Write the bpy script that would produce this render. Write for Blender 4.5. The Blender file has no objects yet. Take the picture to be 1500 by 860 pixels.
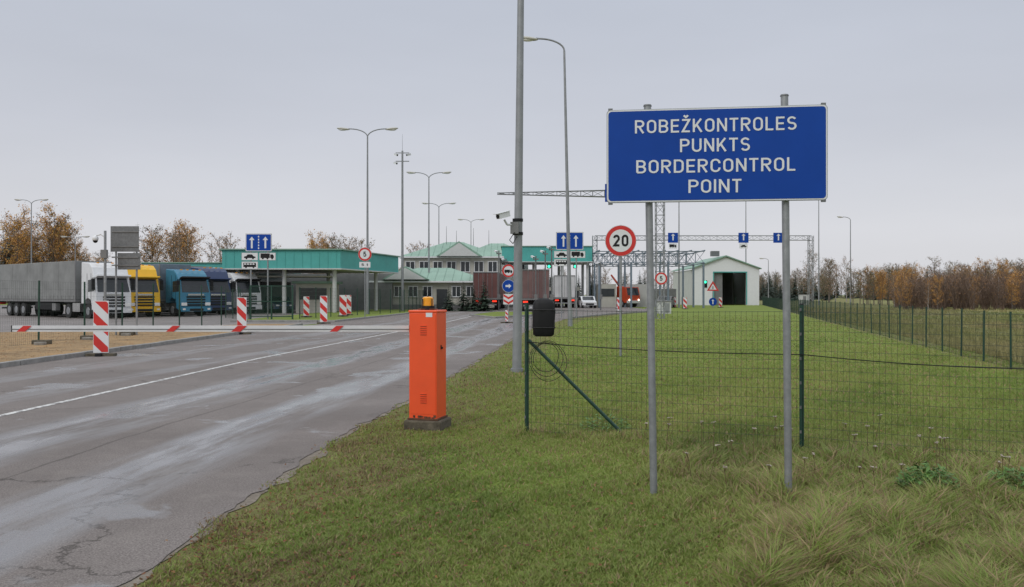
import bpy, math, random
import numpy as np
from mathutils import Vector, Matrix
rnd = random.Random(7)
nr = np.random.default_rng(5)
scene = bpy.context.scene
COL = scene.collection
R = math.radians

# ---------------------------------------------------------------- materials
MATS = {}
def mat(name, c, rough=0.6, metal=0.0, var=0.12, scale=6.0, bump=0.0, c2=None, spec=0.5, coord='Object', detail=5, em=None):
    m = bpy.data.materials.new(name); m.use_nodes = True
    nt = m.node_tree; N = nt.nodes; L = nt.links
    b = N['Principled BSDF']
    tc = N.new('ShaderNodeTexCoord')
    nz = N.new('ShaderNodeTexNoise'); nz.inputs['Scale'].default_value = scale; nz.inputs['Detail'].default_value = detail
    nz.inputs['Roughness'].default_value = 0.65
    L.new(tc.outputs[coord], nz.inputs['Vector'])
    rp = N.new('ShaderNodeValToRGB')
    rp.color_ramp.elements[0].position = 0.3; rp.color_ramp.elements[1].position = 0.7
    if c2 is None:
        a = [max(0, x*(1-var)) for x in c]; d = [min(1, x*(1+var)) for x in c]
    else:
        a, d = c, c2
    rp.color_ramp.elements[0].color = (*a[:3], 1); rp.color_ramp.elements[1].color = (*d[:3], 1)
    L.new(nz.outputs['Fac'], rp.inputs['Fac']); L.new(rp.outputs['Color'], b.inputs['Base Color'])
    b.inputs['Roughness'].default_value = rough; b.inputs['Metallic'].default_value = metal
    b.inputs['Specular IOR Level'].default_value = spec
    if bump > 0:
        bp = N.new('ShaderNodeBump'); bp.inputs['Strength'].default_value = bump; bp.inputs['Distance'].default_value = 0.02
        L.new(nz.outputs['Fac'], bp.inputs['Height']); L.new(bp.outputs['Normal'], b.inputs['Normal'])
    if em:
        b.inputs['Emission Color'].default_value = (*em[:3], 1); b.inputs['Emission Strength'].default_value = em[3]
    MATS[name] = m
    return m

mat('galv', (0.27,0.28,0.29), 0.5, 0.5, 0.18, 14)
mat('galv_dark', (0.16,0.165,0.17), 0.55, 0.4, 0.2, 10)
mat('lamp_pole', (0.25,0.26,0.27), 0.55, 0.3, 0.15, 3)
mat('sign_blue', (0.004,0.05,0.30), 0.5, 0, 0.06, 3, spec=0.2)
mat('white_paint', (0.62,0.62,0.62), 0.45, 0, 0.08, 4)
mat('sign_white', (0.66,0.67,0.68), 0.45, 0, 0.04, 4)
mat('sign_red', (0.55,0.025,0.02), 0.45, 0, 0.08, 4)
mat('black', (0.012,0.012,0.013), 0.6, 0, 0.2, 9, spec=0.25)
mat('rubber', (0.02,0.02,0.02), 0.8, 0, 0.3, 9)
mat('orange', (0.80,0.085,0.016), 0.42, 0, 0.07, 2.5)
mat('orange_dark', (0.45,0.05,0.012), 0.6, 0, 0.2, 12)
mat('rust', (0.12,0.05,0.025), 0.85, 0, 0.4, 14)
mat('amber', (0.75,0.32,0.01), 0.2, 0, 0.1, 10)
mat('concrete', (0.22,0.205,0.18), 0.9, 0, 0.3, 9, 0.5)
mat('mossy', (0.05,0.042,0.028), 0.95, 0, 0.4, 12, 0.8, c2=(0.14,0.12,0.085))
mat('kerb', (0.24,0.235,0.225), 0.85, 0, 0.25, 4, 0.3)
mat('fence_green', (0.008,0.045,0.028), 0.5, 0, 0.2, 8)
mat('wire_green', (0.012,0.028,0.018), 0.55, 0, 0.2, 8)
mat('teal', (0.065,0.34,0.31), 0.55, 0, 0.12, 0.6)
mat('teal_roof', (0.20,0.32,0.25), 0.55, 0, 0.12, 0.5)
mat('cream', (0.42,0.41,0.36), 0.8, 0, 0.1, 0.8)
mat('offwhite', (0.5,0.51,0.5), 0.75, 0, 0.08, 0.8)
mat('glass', (0.02,0.025,0.03), 0.1, 0, 0.2, 2)
mat('dark', (0.03,0.032,0.034), 0.7, 0, 0.3, 1)
mat('grey', (0.17,0.17,0.17), 0.7, 0, 0.15, 2)
mat('steel_blue', (0.15,0.19,0.23), 0.5, 0.2, 0.15, 2)
mat('tarp', (0.20,0.205,0.20), 0.6, 0, 0.22, 0.8, 0.5)
mat('tarp_white', (0.5,0.5,0.5), 0.6, 0, 0.1, 1.0, 0.3)
mat('maroon', (0.12,0.045,0.04), 0.6, 0, 0.2, 1.0)
mat('maroon2', (0.16,0.09,0.085), 0.6, 0, 0.2, 1.0)
mat('cab_white', (0.62,0.63,0.64), 0.3, 0, 0.05, 2)
mat('cab_yellow', (0.72,0.42,0.01), 0.3, 0, 0.06, 2)
mat('cab_blue', (0.03,0.17,0.27), 0.3, 0, 0.1, 2)
mat('cab_navy', (0.02,0.04,0.11), 0.3, 0, 0.1, 2)
mat('chrome', (0.5,0.5,0.5), 0.25, 0.9, 0.05, 5)
mat('lens', (0.7,0.7,0.68), 0.15, 0, 0.05, 9)
mat('tail_lit', (0.6,0.02,0.01), 0.3, 0, 0.05, 9, em=(1,0.05,0.02,1.2))
mat('head_lit', (0.9,0.9,0.8), 0.3, 0, 0.05, 9, em=(1,0.95,0.8,2.5))
mat('go_lit', (0.0,0.6,0.3), 0.3, 0, 0.05, 9, em=(0.05,1,0.5,2.0))
mat('yarrow', (0.36,0.31,0.26), 0.9, 0, 0.3, 40)
mat('stem', (0.12,0.09,0.04), 0.9, 0, 0.3, 10)
mat('bark', (0.12,0.10,0.085), 0.9, 0, 0.3, 3)
mat('birch', (0.30,0.28,0.26), 0.9, 0, 0.4, 3)
mat('twig', (0.17,0.135,0.115), 0.9, 0, 0.3, 1)
mat('twig_rust', (0.14,0.095,0.07), 0.9, 0, 0.35, 0.15)
mat('leaf_or', (0.40,0.19,0.05), 0.8, 0, 0.3, 0.5)  # distant leaf colours, lightened in the base colour to stand in for aerial haze
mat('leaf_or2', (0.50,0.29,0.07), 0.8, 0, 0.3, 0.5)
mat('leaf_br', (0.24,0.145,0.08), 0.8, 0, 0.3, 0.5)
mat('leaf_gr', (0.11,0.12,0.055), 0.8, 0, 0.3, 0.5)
mat('fir', (0.035,0.052,0.04), 0.8, 0, 0.3, 0.5)  # far conifers: haze put into a paler base colour, unlike the near spruces
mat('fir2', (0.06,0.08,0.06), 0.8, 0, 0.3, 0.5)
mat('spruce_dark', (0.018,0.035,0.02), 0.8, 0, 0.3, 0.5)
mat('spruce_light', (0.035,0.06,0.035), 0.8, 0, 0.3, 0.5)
mat('weed', (0.065,0.15,0.02), 0.6, 0, 0.3, 20)

# ---------------------------------------------------------------- mesh builder
class MB:
    def __init__(s): s.v=[]; s.f=[]; s.m=[]; s.sm=[]; s.mats=[]
    def mi(s, n):
        if n not in s.mats: s.mats.append(n)
        return s.mats.index(n)
    def add(s, vs, fs, m, smooth=False):
        o=len(s.v); s.v += [tuple(v) for v in vs]; k=s.mi(m)
        for f in fs: s.f.append([i+o for i in f]); s.m.append(k); s.sm.append(smooth)
    def box(s, c, d, m, rot=None):
        vs=[]
        for x in (-.5,.5):
            for y in (-.5,.5):
                for z in (-.5,.5):
                    p=Vector((x*d[0],y*d[1],z*d[2]))
                    if rot is not None: p = rot @ p
                    vs.append((p[0]+c[0],p[1]+c[1],p[2]+c[2]))
        s.add(vs,[(0,1,3,2),(4,6,7,5),(0,4,5,1),(2,3,7,6),(0,2,6,4),(1,5,7,3)],m)
    def cyl(s, p0, p1, r0, r1=None, m='galv', n=10, cap=True):
        if r1 is None: r1=r0
        p0=Vector(p0); p1=Vector(p1); a=(p1-p0)
        if a.length<1e-6: return
        a.normalize(); t=Vector((0,0,1)) if abs(a.z)<0.9 else Vector((1,0,0))
        u=a.cross(t).normalized(); w=a.cross(u)
        vs=[]
        for p,r in((p0,r0),(p1,r1)):
            for i in range(n):
                q=2*math.pi*i/n; vs.append(p+u*math.cos(q)*r+w*math.sin(q)*r)
        s.add(vs,[(i,(i+1)%n,n+(i+1)%n,n+i) for i in range(n)],m,n>5)
        if cap:
            s.add(vs[:n],[tuple(range(n))[::-1]],m); s.add(vs[n:],[tuple(range(n))],m)
    def tube(s, pts, r, m, n=6):
        for a,b in zip(pts[:-1],pts[1:]): s.cyl(a,b,r,r,m,n,True)
    def ell(s, c, r, m, nu=12, nv=8, rot=None):
        vs=[];fs=[]
        for j in range(nv+1):
            t=math.pi*j/nv
            for i in range(nu):
                q=2*math.pi*i/nu
                p=Vector((r[0]*math.sin(t)*math.cos(q),r[1]*math.sin(t)*math.sin(q),r[2]*math.cos(t)))
                if rot is not None: p=rot@p
                vs.append(p+Vector(c))
        for j in range(nv):
            for i in range(nu):
                fs.append((j*nu+i,(j+1)*nu+i,(j+1)*nu+(i+1)%nu,j*nu+(i+1)%nu))
        s.add(vs,fs,m,True)
    def poly(s, pts, m): s.add(pts,[tuple(range(len(pts)))],m)
    def prism(s, prof, ax, a, b, m):
        def P(u,v,t): return (t,u,v) if ax=='x' else ((u,t,v) if ax=='y' else (u,v,t))
        n=len(prof)
        vs=[P(u,v,a) for u,v in prof]+[P(u,v,b) for u,v in prof]
        s.add(vs,[tuple(range(n))[::-1],tuple(range(n,2*n))]+[(i,(i+1)%n,n+(i+1)%n,n+i) for i in range(n)],m)
    def disc(s, x,y,z,r,m,n=32):   # faces -Y
        s.poly([(x+r*math.cos(2*math.pi*i/n),y,z+r*math.sin(2*math.pi*i/n)) for i in range(n)],m)
    def build(s, name, loc=(0,0,0), rz=0, parent=None, bevel=0, recalc=True):
        me=bpy.data.meshes.new(name); me.from_pydata(s.v,[],s.f)
        for n in s.mats: me.materials.append(MATS[n])
        me.polygons.foreach_set('material_index',s.m); me.polygons.foreach_set('use_smooth',s.sm)
        me.update()
        if recalc:
            import bmesh
            bm=bmesh.new(); bm.from_mesh(me); bmesh.ops.recalc_face_normals(bm,faces=bm.faces[:]); bm.to_mesh(me); bm.free()
        o=bpy.data.objects.new(name,me); COL.objects.link(o)
        o.location=loc; o.rotation_euler=(0,0,rz)
        if parent: o.parent=parent
        if bevel:
            b=o.modifiers.new('bev','BEVEL'); b.width=bevel; b.segments=2; b.limit_method='ANGLE'; b.angle_limit=R(50)
        return o

def empty(name, loc=(0,0,0), rz=0):
    o=bpy.data.objects.new(name,None); COL.objects.link(o); o.location=loc; o.rotation_euler=(0,0,rz); return o

def np_mesh(name, V, T, mi, mats, col=None, parent=None):
    me=bpy.data.meshes.new(name); n=len(T)
    me.vertices.add(len(V)); me.vertices.foreach_set('co',np.asarray(V,dtype=np.float32).ravel())
    me.loops.add(n*3); me.loops.foreach_set('vertex_index',np.asarray(T,dtype=np.int32).ravel())
    me.polygons.add(n); me.polygons.foreach_set('loop_start',np.arange(0,n*3,3,dtype=np.int32))
    for m in mats: me.materials.append(MATS[m] if isinstance(m,str) else m)
    me.polygons.foreach_set('material_index',np.asarray(mi,dtype=np.int32))
    if col is not None:
        at=me.color_attributes.new('Col','FLOAT_COLOR','POINT')
        c4=np.ones((len(V),4),dtype=np.float32); c4[:,:3]=col; at.data.foreach_set('color',c4.ravel())
    me.update(calc_edges=True)
    o=bpy.data.objects.new(name,me); COL.objects.link(o)
    if parent: o.parent=parent
    return o

# stroke lettering in the style of road-sign capitals
def arc(cx,cz,rx,rz,a0,a1,n=12): return [(cx+rx*math.cos(R(a0+(a1-a0)*i/n)),cz+rz*math.sin(R(a0+(a1-a0)*i/n))) for i in range(n+1)]
def glyph(ch,t):
    h=t/2; W=.62; a=h; b=W-h; T_=1-h; rr=(b-a)/2; cx=(a+b)/2; M_=.5
    stad=arc(cx,T_-rr,rr,rr,0,180)+arc(cx,h+rr,rr,rr,180,360)
    if ch in 'O0': return W,[(stad,True)]
    if ch=='C': return W,[([(b,.66)]+arc(cx,T_-rr,rr,rr,0,180)+arc(cx,h+rr,rr,rr,180,360)+[(b,.34)],False)]
    if ch=='D': return W,[([(a,h),(a,T_)]+[(cx,T_)]+arc(cx,T_-rr,rr,rr,85,0,8)+arc(cx,h+rr,rr,rr,0,-85,8)+[(cx,h)],True)]
    q=(T_-M_)/2; q2=(M_-h)/2
    if ch=='P': return W-.02,[([(a,0),(a,T_),(b-q,T_)]+arc(b-q,T_-q,q,q,80,-80,10)+[(b-q,M_),(a+h,M_)],False)]
    if ch=='R': return W,[([(a,0),(a,T_),(b-q,T_)]+arc(b-q,T_-q,q,q,80,-80,10)+[(b-q,M_),(a+h,M_)],False),([(cx-.02,M_-h*.5),(b+.0,0)],False)]
    if ch=='B': return W,[([(a,h),(a,T_),(b-q-.02,T_)]+arc(b-q-.02,T_-q,q,q,80,-80,10)+[(b-q-.02,M_+.01),(a+h,M_+.01)],False),([(a,h),(b-q2,h)]+arc(b-q2,h+q2,q2,q2,-80,80,10)+[(b-q2,M_),(a+h,M_)],False)]
    if ch=='E': return .54,[([(.54,T_),(a,T_),(a,h),(.54,h)],False),([(a+h,M_),(.49,M_)],False)]
    if ch=='L': return .5,[([(a,1),(a,h),(.5,h)],False)]
    if ch=='T': return .56,[([(0,T_),(.56,T_)],False),([(.28,T_-h),(.28,0)],False)]
    if ch=='I': return t,[([(a,0),(a,1)],False)]
    if ch=='N': return .64,[([(a,0),(a,1)],False),([(.64-h,0),(.64-h,1)],False),([(a+.0,.97),(.64-h,.03)],False)]
    if ch=='K': return .62,[([(a,0),(a,1)],False),([(a+h*.5,.36),(.54,1)],False),([(.25,.54),(.57,0)],False)]
    if ch=='U': return W,[([(a,1),(a,h+rr)]+arc(cx,h+rr,rr,rr,180,360)+[(b,h+rr),(b,1)],False)]
    if ch in 'ZŽ':
        g=[([(.03,T_),(.50,T_),(.07,h),(.54,h)],False)]
        if ch=='Ž': g.append(([(.14,1.27),(.28,1.13),(.42,1.27)],False))
        return .56,g
    if ch=='S': return .6,[(arc(.30,T_-.215,.225,.215,25,270,14)+arc(.30,h+.222,.23,.222,90,-155,14),False)]
    if ch=='2': return W,[(arc(cx,T_-rr,rr,rr,170,-30,12)+[(a+.02,h),(b+h*.6,h)],False)]
    if ch=='5': return W,[([(b,T_),(a+.05,T_),(a+.02,.52)]+arc(cx-.02,h+.26,.24,.26,125,-155,14),False)]
    if ch=='t': return .36,[([(.14,.95),(.14,.2),(.2,.07),(.34,.07)],False),([(0,.68),(.34,.68)],False)]
    return .3,[]
def ribbon(m,pts,closed,t,sx,sz,ox,oz,y,mt):
    P=[pts[0]]
    for p in pts[1:]:
        if math.hypot(p[0]-P[-1][0],p[1]-P[-1][1])>1e-3: P.append(p)
    if closed and math.hypot(P[0][0]-P[-1][0],P[0][1]-P[-1][1])<1e-3: P.pop()
    n=len(P); Lf=[];Rt=[]
    for i in range(n):
        p=P[i]; a=P[i-1] if (i>0 or closed) else None; b=P[(i+1)%n] if (i<n-1 or closed) else None
        def nd(u,v):
            d=(v[0]-u[0],v[1]-u[1]); l=math.hypot(*d); return (-d[1]/l,d[0]/l)
        if a is None: nx,nz_=nd(p,b); k=1
        elif b is None: nx,nz_=nd(a,p); k=1
        else:
            n1=nd(a,p); n2=nd(p,b); nx,nz_=n1[0]+n2[0],n1[1]+n2[1]; l=math.hypot(nx,nz_) or 1; nx/=l; nz_/=l
            k=min(2.2,1/max(.3,nx*n1[0]+nz_*n1[1]))
        Lf.append((p[0]+nx*t/2*k,p[1]+nz_*t/2*k)); Rt.append((p[0]-nx*t/2*k,p[1]-nz_*t/2*k))
    f=lambda q:(ox+q[0]*sx,y,oz+q[1]*sz)
    for i in range(n if closed else n-1):
        j=(i+1)%n; m.poly([f(Lf[i]),f(Rt[i]),f(Rt[j]),f(Lf[j])],mt)
def text(s, parent, loc, w, h, mt, t=0.145, name='lettering'):
    sp=.165; tot=0
    for ch in s: tot+=glyph(ch,t)[0]+(sp)
    tot-=sp; sx=w/tot; m=MB(); x=loc[0]-w/2
    for ch in s:
        gw,st=glyph(ch,t)
        for k,(pts,cl) in enumerate(st): ribbon(m,pts,cl,t,sx,h,x,loc[2],loc[1]-0.0006*k,mt)
        x+=(gw+sp)*sx
    return m.build(name,parent=parent,recalc=False)

def clip(poly, a, b, c):   # keep a*x+b*z<=c
    out=[]
    for i in range(len(poly)):
        p=poly[i]; q=poly[(i+1)%len(poly)]
        dp=a*p[0]+b*p[1]-c; dq=a*q[0]+b*q[1]-c
        if dp<=0: out.append(p)
        if (dp<0<dq) or (dq<0<dp):
            t=dp/(dp-dq); out.append((p[0]+(q[0]-p[0])*t,p[1]+(q[1]-p[1])*t))
    return out
def stripes(m, x0,z0,x1,z1,y,mt,period,slope=1.0,duty=0.5,phase=0):
    lo=min(x0*slope,x1*slope)+z0; hi=max(x0*slope,x1*slope)+z1
    c=lo-period+phase
    while c<hi:
        p=[(x0,z0),(x1,z0),(x1,z1),(x0,z1)]
        p=clip(p,slope,1,c+period*duty); 
        if p: p=clip(p,-slope,-1,-c)
        if len(p)>2: m.poly([(u,y,v) for u,v in p],mt)
        c+=period

def rrect(w,h,r,n=5):
    pts=[]
    for cx,cz,a0 in ((w/2-r,h/2-r,0),(-w/2+r,h/2-r,90),(-w/2+r,-h/2+r,180),(w/2-r,-h/2+r,270)):
        for i in range(n+1):
            a=R(a0+90*i/n); pts.append((cx+r*math.cos(a),cz+r*math.sin(a)))
    return pts

# ---------------------------------------------------------------- world & light
w=bpy.data.worlds.new("World"); scene.world=w; w.use_nodes=True
nt=w.node_tree; N=nt.nodes; L=nt.links; N.clear()
out=N.new('ShaderNodeOutputWorld'); sky=N.new('ShaderNodeTexSky'); sky.sky_type='NISHITA'; sky.sun_disc=False
SE=R(38); SAZ=R(215)
sky.sun_elevation=SE; sky.sun_rotation=SAZ; sky.dust_density=3
b1=N.new('ShaderNodeBackground'); b1.inputs['Strength'].default_value=0.1; L.new(sky.outputs[0],b1.inputs['Color'])
tc=N.new('ShaderNodeTexCoord'); sp=N.new('ShaderNodeSeparateXYZ'); L.new(tc.outputs['Generated'],sp.inputs[0])
rp=N.new('ShaderNodeValToRGB'); cr=rp.color_ramp
cr.elements[0].position=0.0; cr.elements[0].color=(0.72,0.72,0.75,1)
cr.elements[1].position=1.0; cr.elements[1].color=(1.4,1.45,1.52,1)
for p,c in ((0.07,(0.70,0.705,0.745)),(0.18,(0.60,0.62,0.685)),(0.32,(0.54,0.575,0.655)),(0.6,(1.0,1.04,1.12))):
    e=cr.elements.new(p); e.color=(*c,1)
mp=N.new('ShaderNodeMapping'); mp.inputs['Scale'].default_value=(1.3,1.3,5)
L.new(tc.outputs['Generated'],mp.inputs[0])
nz=N.new('ShaderNodeTexNoise'); nz.inputs['Scale'].default_value=1.6; nz.inputs['Detail'].default_value=4; L.new(mp.outputs[0],nz.inputs['Vector'])
mr=N.new('ShaderNodeMapRange'); mr.inputs[1].default_value=0.3; mr.inputs[2].default_value=0.7; mr.inputs[3].default_value=0.955; mr.inputs[4].default_value=1.045
L.new(nz.outputs['Fac'],mr.inputs[0])
L.new(sp.outputs['Z'],rp.inputs[0])
b2=N.new('ShaderNodeBackground'); L.new(rp.outputs[0],b2.inputs['Color']); L.new(mr.outputs[0],b2.inputs['Strength'])
mx=N.new('ShaderNodeMixShader'); mx.inputs[0].default_value=0.93
L.new(b1.outputs[0],mx.inputs[1]); L.new(b2.outputs[0],mx.inputs[2]); L.new(mx.outputs[0],out.inputs[0])
sd=bpy.data.lights.new('sun','SUN'); sd.energy=1.0; sd.angle=R(25); sd.color=(1,0.96,0.9)
so=bpy.data.objects.new('sun',sd); COL.objects.link(so)
dirv=Vector((math.sin(SAZ)*math.cos(SE),math.cos(SAZ)*math.cos(SE),math.sin(SE)))
so.rotation_euler=dirv.to_track_quat('Z','Y').to_euler()

# ---------------------------------------------------------------- camera
cd=bpy.data.cameras.new('camera'); cam=bpy.data.objects.new('camera',cd); COL.objects.link(cam)
cd.sensor_width=36; cd.lens=31.2; cd.clip_end=6000; cam.location=(0,0,1.6); cam.rotation_euler=(R(90.09),0,0)
scene.camera=cam
scene.view_settings.view_transform='Standard'; scene.view_settings.look='None'; scene.view_settings.exposure=0

# ---------------------------------------------------------------- ground layout
RE=[(-3,-2.7),(0,-2.4),(4.9,-2.13),(9.8,-1.95),(13.6,-1.55),(22,-0.8),(30.6,-0.12),(42,0.9),(59,3.6),(72,8),(84,13.5),(100,15),(145,15.5)]
LE=[(-3,-11.4),(0,-11.4),(19,-11.15),(36,-11.0),(52,-10.3),(74,-8.6),(95,-8.0),(145,-8)]
def itp(t,y): return np.interp(y,[a for a,_ in t],[b for _,b in t])
PH=nr.uniform(0,6.28,(8,2)); FR=nr.uniform(0.5,1.5,(8,2))*nr.choice([-1,1],(8,2))
def fb(x,y,s):
    x=np.asarray(x)/s; y=np.asarray(y)/s; r=0
    for i in range(8):
        r=r+np.sin(x*FR[i,0]*(1+i*.6)+y*FR[i,1]*(1+i*.5)+PH[i,0])/(1+i*.35)
    return r/3.0

def ground_mat(name, stops, s1, s2, rough=0.95, bump=0.4, grass=False):
    m=bpy.data.materials.new(name); m.use_nodes=True; nt=m.node_tree; N=nt.nodes; L=nt.links; b=N['Principled BSDF']
    tc=N.new('ShaderNodeTexCoord')
    n1=N.new('ShaderNodeTexNoise'); n1.inputs['Scale'].default_value=s1; n1.inputs['Detail'].default_value=8; n1.inputs['Roughness'].default_value=0.7
    n2=N.new('ShaderNodeTexNoise'); n2.inputs['Scale'].default_value=s2; n2.inputs['Detail'].default_value=8; n2.inputs['Roughness'].default_value=0.8
    L.new(tc.outputs['Object'],n1.inputs[0]); L.new(tc.outputs['Object'],n2.inputs[0])
    ma=N.new('ShaderNodeMath'); ma.operation='ADD'; L.new(n1.outputs[0],ma.inputs[0]); L.new(n2.outputs[0],ma.inputs[1])
    hf=N.new('ShaderNodeMath'); hf.operation='MULTIPLY'; hf.inputs[1].default_value=0.5; L.new(ma.outputs[0],hf.inputs[0])
    rp=N.new('ShaderNodeValToRGB'); cr=rp.color_ramp
    cr.elements[0].position=stops[0][0]; cr.elements[0].color=(*stops[0][1],1)
    cr.elements[1].position=stops[-1][0]; cr.elements[1].color=(*stops[-1][1],1)
    for p,c in stops[1:-1]: e=cr.elements.new(p); e.color=(*c,1)
    L.new(hf.outputs[0],rp.inputs[0]); L.new(rp.outputs[0],b.inputs['Base Color'])
    b.inputs['Roughness'].default_value=rough; b.inputs['Specular IOR Level'].default_value=0.15
    bp=N.new('ShaderNodeBump'); bp.inputs['Strength'].default_value=bump; bp.inputs['Distance'].default_value=0.05
    L.new(n2.outputs[0],bp.inputs['Height']); L.new(bp.outputs[0],b.inputs['Normal'])
    MATS[name]=m
ground_mat('lawn',[(0.34,(0.15,0.13,0.045)),(0.45,(0.135,0.175,0.035)),(0.55,(0.16,0.21,0.042)),(0.66,(0.22,0.21,0.065))],0.25,9)
ground_mat('verge_soil',[(0.34,(0.12,0.09,0.045)),(0.45,(0.15,0.14,0.055)),(0.55,(0.13,0.15,0.045)),(0.66,(0.20,0.15,0.08))],0.9,12)
ground_mat('field',[(0.36,(0.15,0.135,0.06)),(0.48,(0.19,0.175,0.075)),(0.56,(0.16,0.18,0.06)),(0.66,(0.26,0.21,0.10))],0.12,3)
ground_mat('litter',[(0.36,(0.13,0.09,0.05)),(0.46,(0.25,0.175,0.10)),(0.54,(0.35,0.24,0.13)),(0.64,(0.38,0.20,0.08))],0.9,14,bump=0.6)
ground_mat('dirt',[(0.36,(0.12,0.10,0.08)),(0.5,(0.19,0.165,0.135)),(0.64,(0.28,0.25,0.21))],1.5,20,bump=0.4)

def asphalt(name, bands):
    m=bpy.data.materials.new(name); m.use_nodes=True; nt=m.node_tree; N=nt.nodes; L=nt.links; b=N['Principled BSDF']
    tc=N.new('ShaderNodeTexCoord')
    def noise(s,d=6,r=0.65,src=None,dist=0):
        n=N.new('ShaderNodeTexNoise'); n.inputs['Scale'].default_value=s; n.inputs['Detail'].default_value=d; n.inputs['Roughness'].default_value=r; n.inputs['Distortion'].default_value=dist
        L.new(src or tc.outputs['Object'],n.inputs['Vector']); return n.outputs['Fac']
    def math_(op,a,b_=None,c=None):
        n=N.new('ShaderNodeMath'); n.operation=op
        for i,v in enumerate((a,b_,c)):
            if v is None: continue
            if isinstance(v,(int,float)): n.inputs[i].default_value=v
            else: L.new(v,n.inputs[i])
        return n.outputs[0]
    def mrange(v,a,b_,c,d):
        n=N.new('ShaderNodeMapRange'); n.inputs[1].default_value=a; n.inputs[2].default_value=b_; n.inputs[3].default_value=c; n.inputs[4].default_value=d
        L.new(v,n.inputs[0]); return n.outputs[0]
    def mixc(f,a,c):
        n=N.new('ShaderNodeMix'); n.data_type='RGBA'
        if isinstance(f,float): n.inputs['Factor'].default_value=f
        else: L.new(f,n.inputs['Factor'])
        for k,v in ((6,a),(7,c)):
            if isinstance(v,tuple): n.inputs[k].default_value=(*v,1)
            else: L.new(v,n.inputs[k])
        return n.outputs[2]
    fine=noise(70,5,0.85); mid=noise(2.2,8,0.7); big=noise(0.35,6,0.6,dist=0.6)
    col=mixc(mrange(fine,0.38,0.62,0,1),(0.085,0.075,0.07),(0.28,0.25,0.235))
    col=mixc(mrange(big,0.4,0.62,0,0.5),col,(0.12,0.105,0.097))
    col=mixc(mrange(mid,0.5,0.72,0,0.4),col,(0.25,0.228,0.21))
    ds=N.new('ShaderNodeTexNoise'); ds.inputs['Scale'].default_value=1.3; ds.inputs['Detail'].default_value=7; ds.inputs['Roughness'].default_value=0.7; L.new(tc.outputs['Object'],ds.inputs['Vector'])
    vm=N.new('ShaderNodeVectorMath'); vm.operation='MULTIPLY_ADD'; L.new(ds.outputs['Color'],vm.inputs[0]); vm.inputs[1].default_value=(0.9,0.9,0.9); L.new(tc.outputs['Object'],vm.inputs[2])
    v2=N.new('ShaderNodeTexVoronoi'); v2.feature='DISTANCE_TO_EDGE'; v2.inputs['Scale'].default_value=0.3; L.new(vm.outputs[0],v2.inputs['Vector'])
    crack=math_('MULTIPLY',math_('MULTIPLY',mrange(v2.outputs['Distance'],0.002,0.006,1,0),mrange(noise(0.45),0.47,0.57,0,1)),0.65)
    col=mixc(crack,col,(0.045,0.04,0.036))
    rough=mrange(mid,0.3,0.7,0.72,0.9)
    if bands:
        uv=N.new('ShaderNodeUVMap'); uv.uv_map='UVMap'; su=N.new('ShaderNodeSeparateXYZ'); L.new(uv.outputs[0],su.inputs[0])
        mp=N.new('ShaderNodeMapping'); mp.inputs['Scale'].default_value=(1.0,0.14,1); L.new(uv.outputs[0],mp.inputs[0])
        wob=noise(0.9,4,0.55,mp.outputs[0]); wob2=noise(2.2,6,0.65,mp.outputs[0])
        u=math_('ADD',su.outputs[0],math_('MULTIPLY',math_('SUBTRACT',wob,0.5),1.3))
        r=N.new('ShaderNodeValToRGB'); L.new(math_('DIVIDE',u,12.0),r.inputs[0]); cr=r.color_ramp
        cr.elements[0].position=0; cr.elements[0].color=(0,0,0,1); cr.elements[1].position=1; cr.elements[1].color=(0,0,0,1)
        for uc,hw,pk in bands:
            for du,vv in ((-hw,0),(-hw*.45,pk),(hw*.45,pk),(hw,0)):
                e=cr.elements.new((uc+du)/12); e.color=(vv,vv,vv,1)
        wet=math_('MULTIPLY',r.outputs[0],mrange(wob2,0.36,0.52,0.15,1))
        pud=mrange(noise(0.55,5,0.55,dist=0.3),0.60,0.63,0,0.9)
        wet=math_('MAXIMUM',wet,pud)
        col=mixc(math_('MULTIPLY',wet,0.5),col,(0.12,0.122,0.13))
        rough=math_('SUBTRACT',rough,math_('MULTIPLY',wet,0.64))
        sl=N.new('ShaderNodeMath'); sl.operation='MULTIPLY_ADD'; L.new(wet,sl.inputs[0]); sl.inputs[1].default_value=0.65; sl.inputs[2].default_value=0.12; L.new(sl.outputs[0],b.inputs['Specular IOR Level'])
        seam=math_('MULTIPLY',mrange(math_('ABSOLUTE',math_('SUBTRACT',math_('ADD',su.outputs[0],math_('MULTIPLY',math_('SUBTRACT',wob2,0.5),.25)),2.35)),0.008,0.022,1,0),0.5)
        col=mixc(seam,col,(0.05,0.045,0.04))
        hb=math_('MULTIPLY',fine,math_('SUBTRACT',1.0,math_('MULTIPLY',wet,0.9)))
    else:
        hb=fine; b.inputs['Specular IOR Level'].default_value=0.35; rough=mrange(mid,.3,.7,.5,.75)
    L.new(col,b.inputs['Base Color']); L.new(rough,b.inputs['Roughness'])
    bp=N.new('ShaderNodeBump'); bp.inputs['Strength'].default_value=0.45; bp.inputs['Distance'].default_value=0.006
    L.new(math_('SUBTRACT',hb,math_('MULTIPLY',crack,1.5)),bp.inputs['Height']); L.new(bp.outputs[0],b.inputs['Normal'])
    MATS[name]=m
asphalt('asphalt_road',[(1.25,0.6,1.0),(3.4,0.75,1.0),(6.2,0.5,0.5),(8.3,0.5,0.5)])
asphalt('asphalt_lot',None)

def flat(name, pts, z, m, sub=None):
    mb=MB(); mb.poly([(x,y,z) for x,y in pts],m); return mb.build(name)
S=4000
flat('ground',[(-S,-300),(S,-300),(S,S),(-S,S)],0,'lawn')
flat('field',[(6.3,1.5),(40.2,143),(42,150),(-10,170),(-10,1500),(1500,1500),(1500,-100),(5,-100)],0.004,'field')
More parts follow.
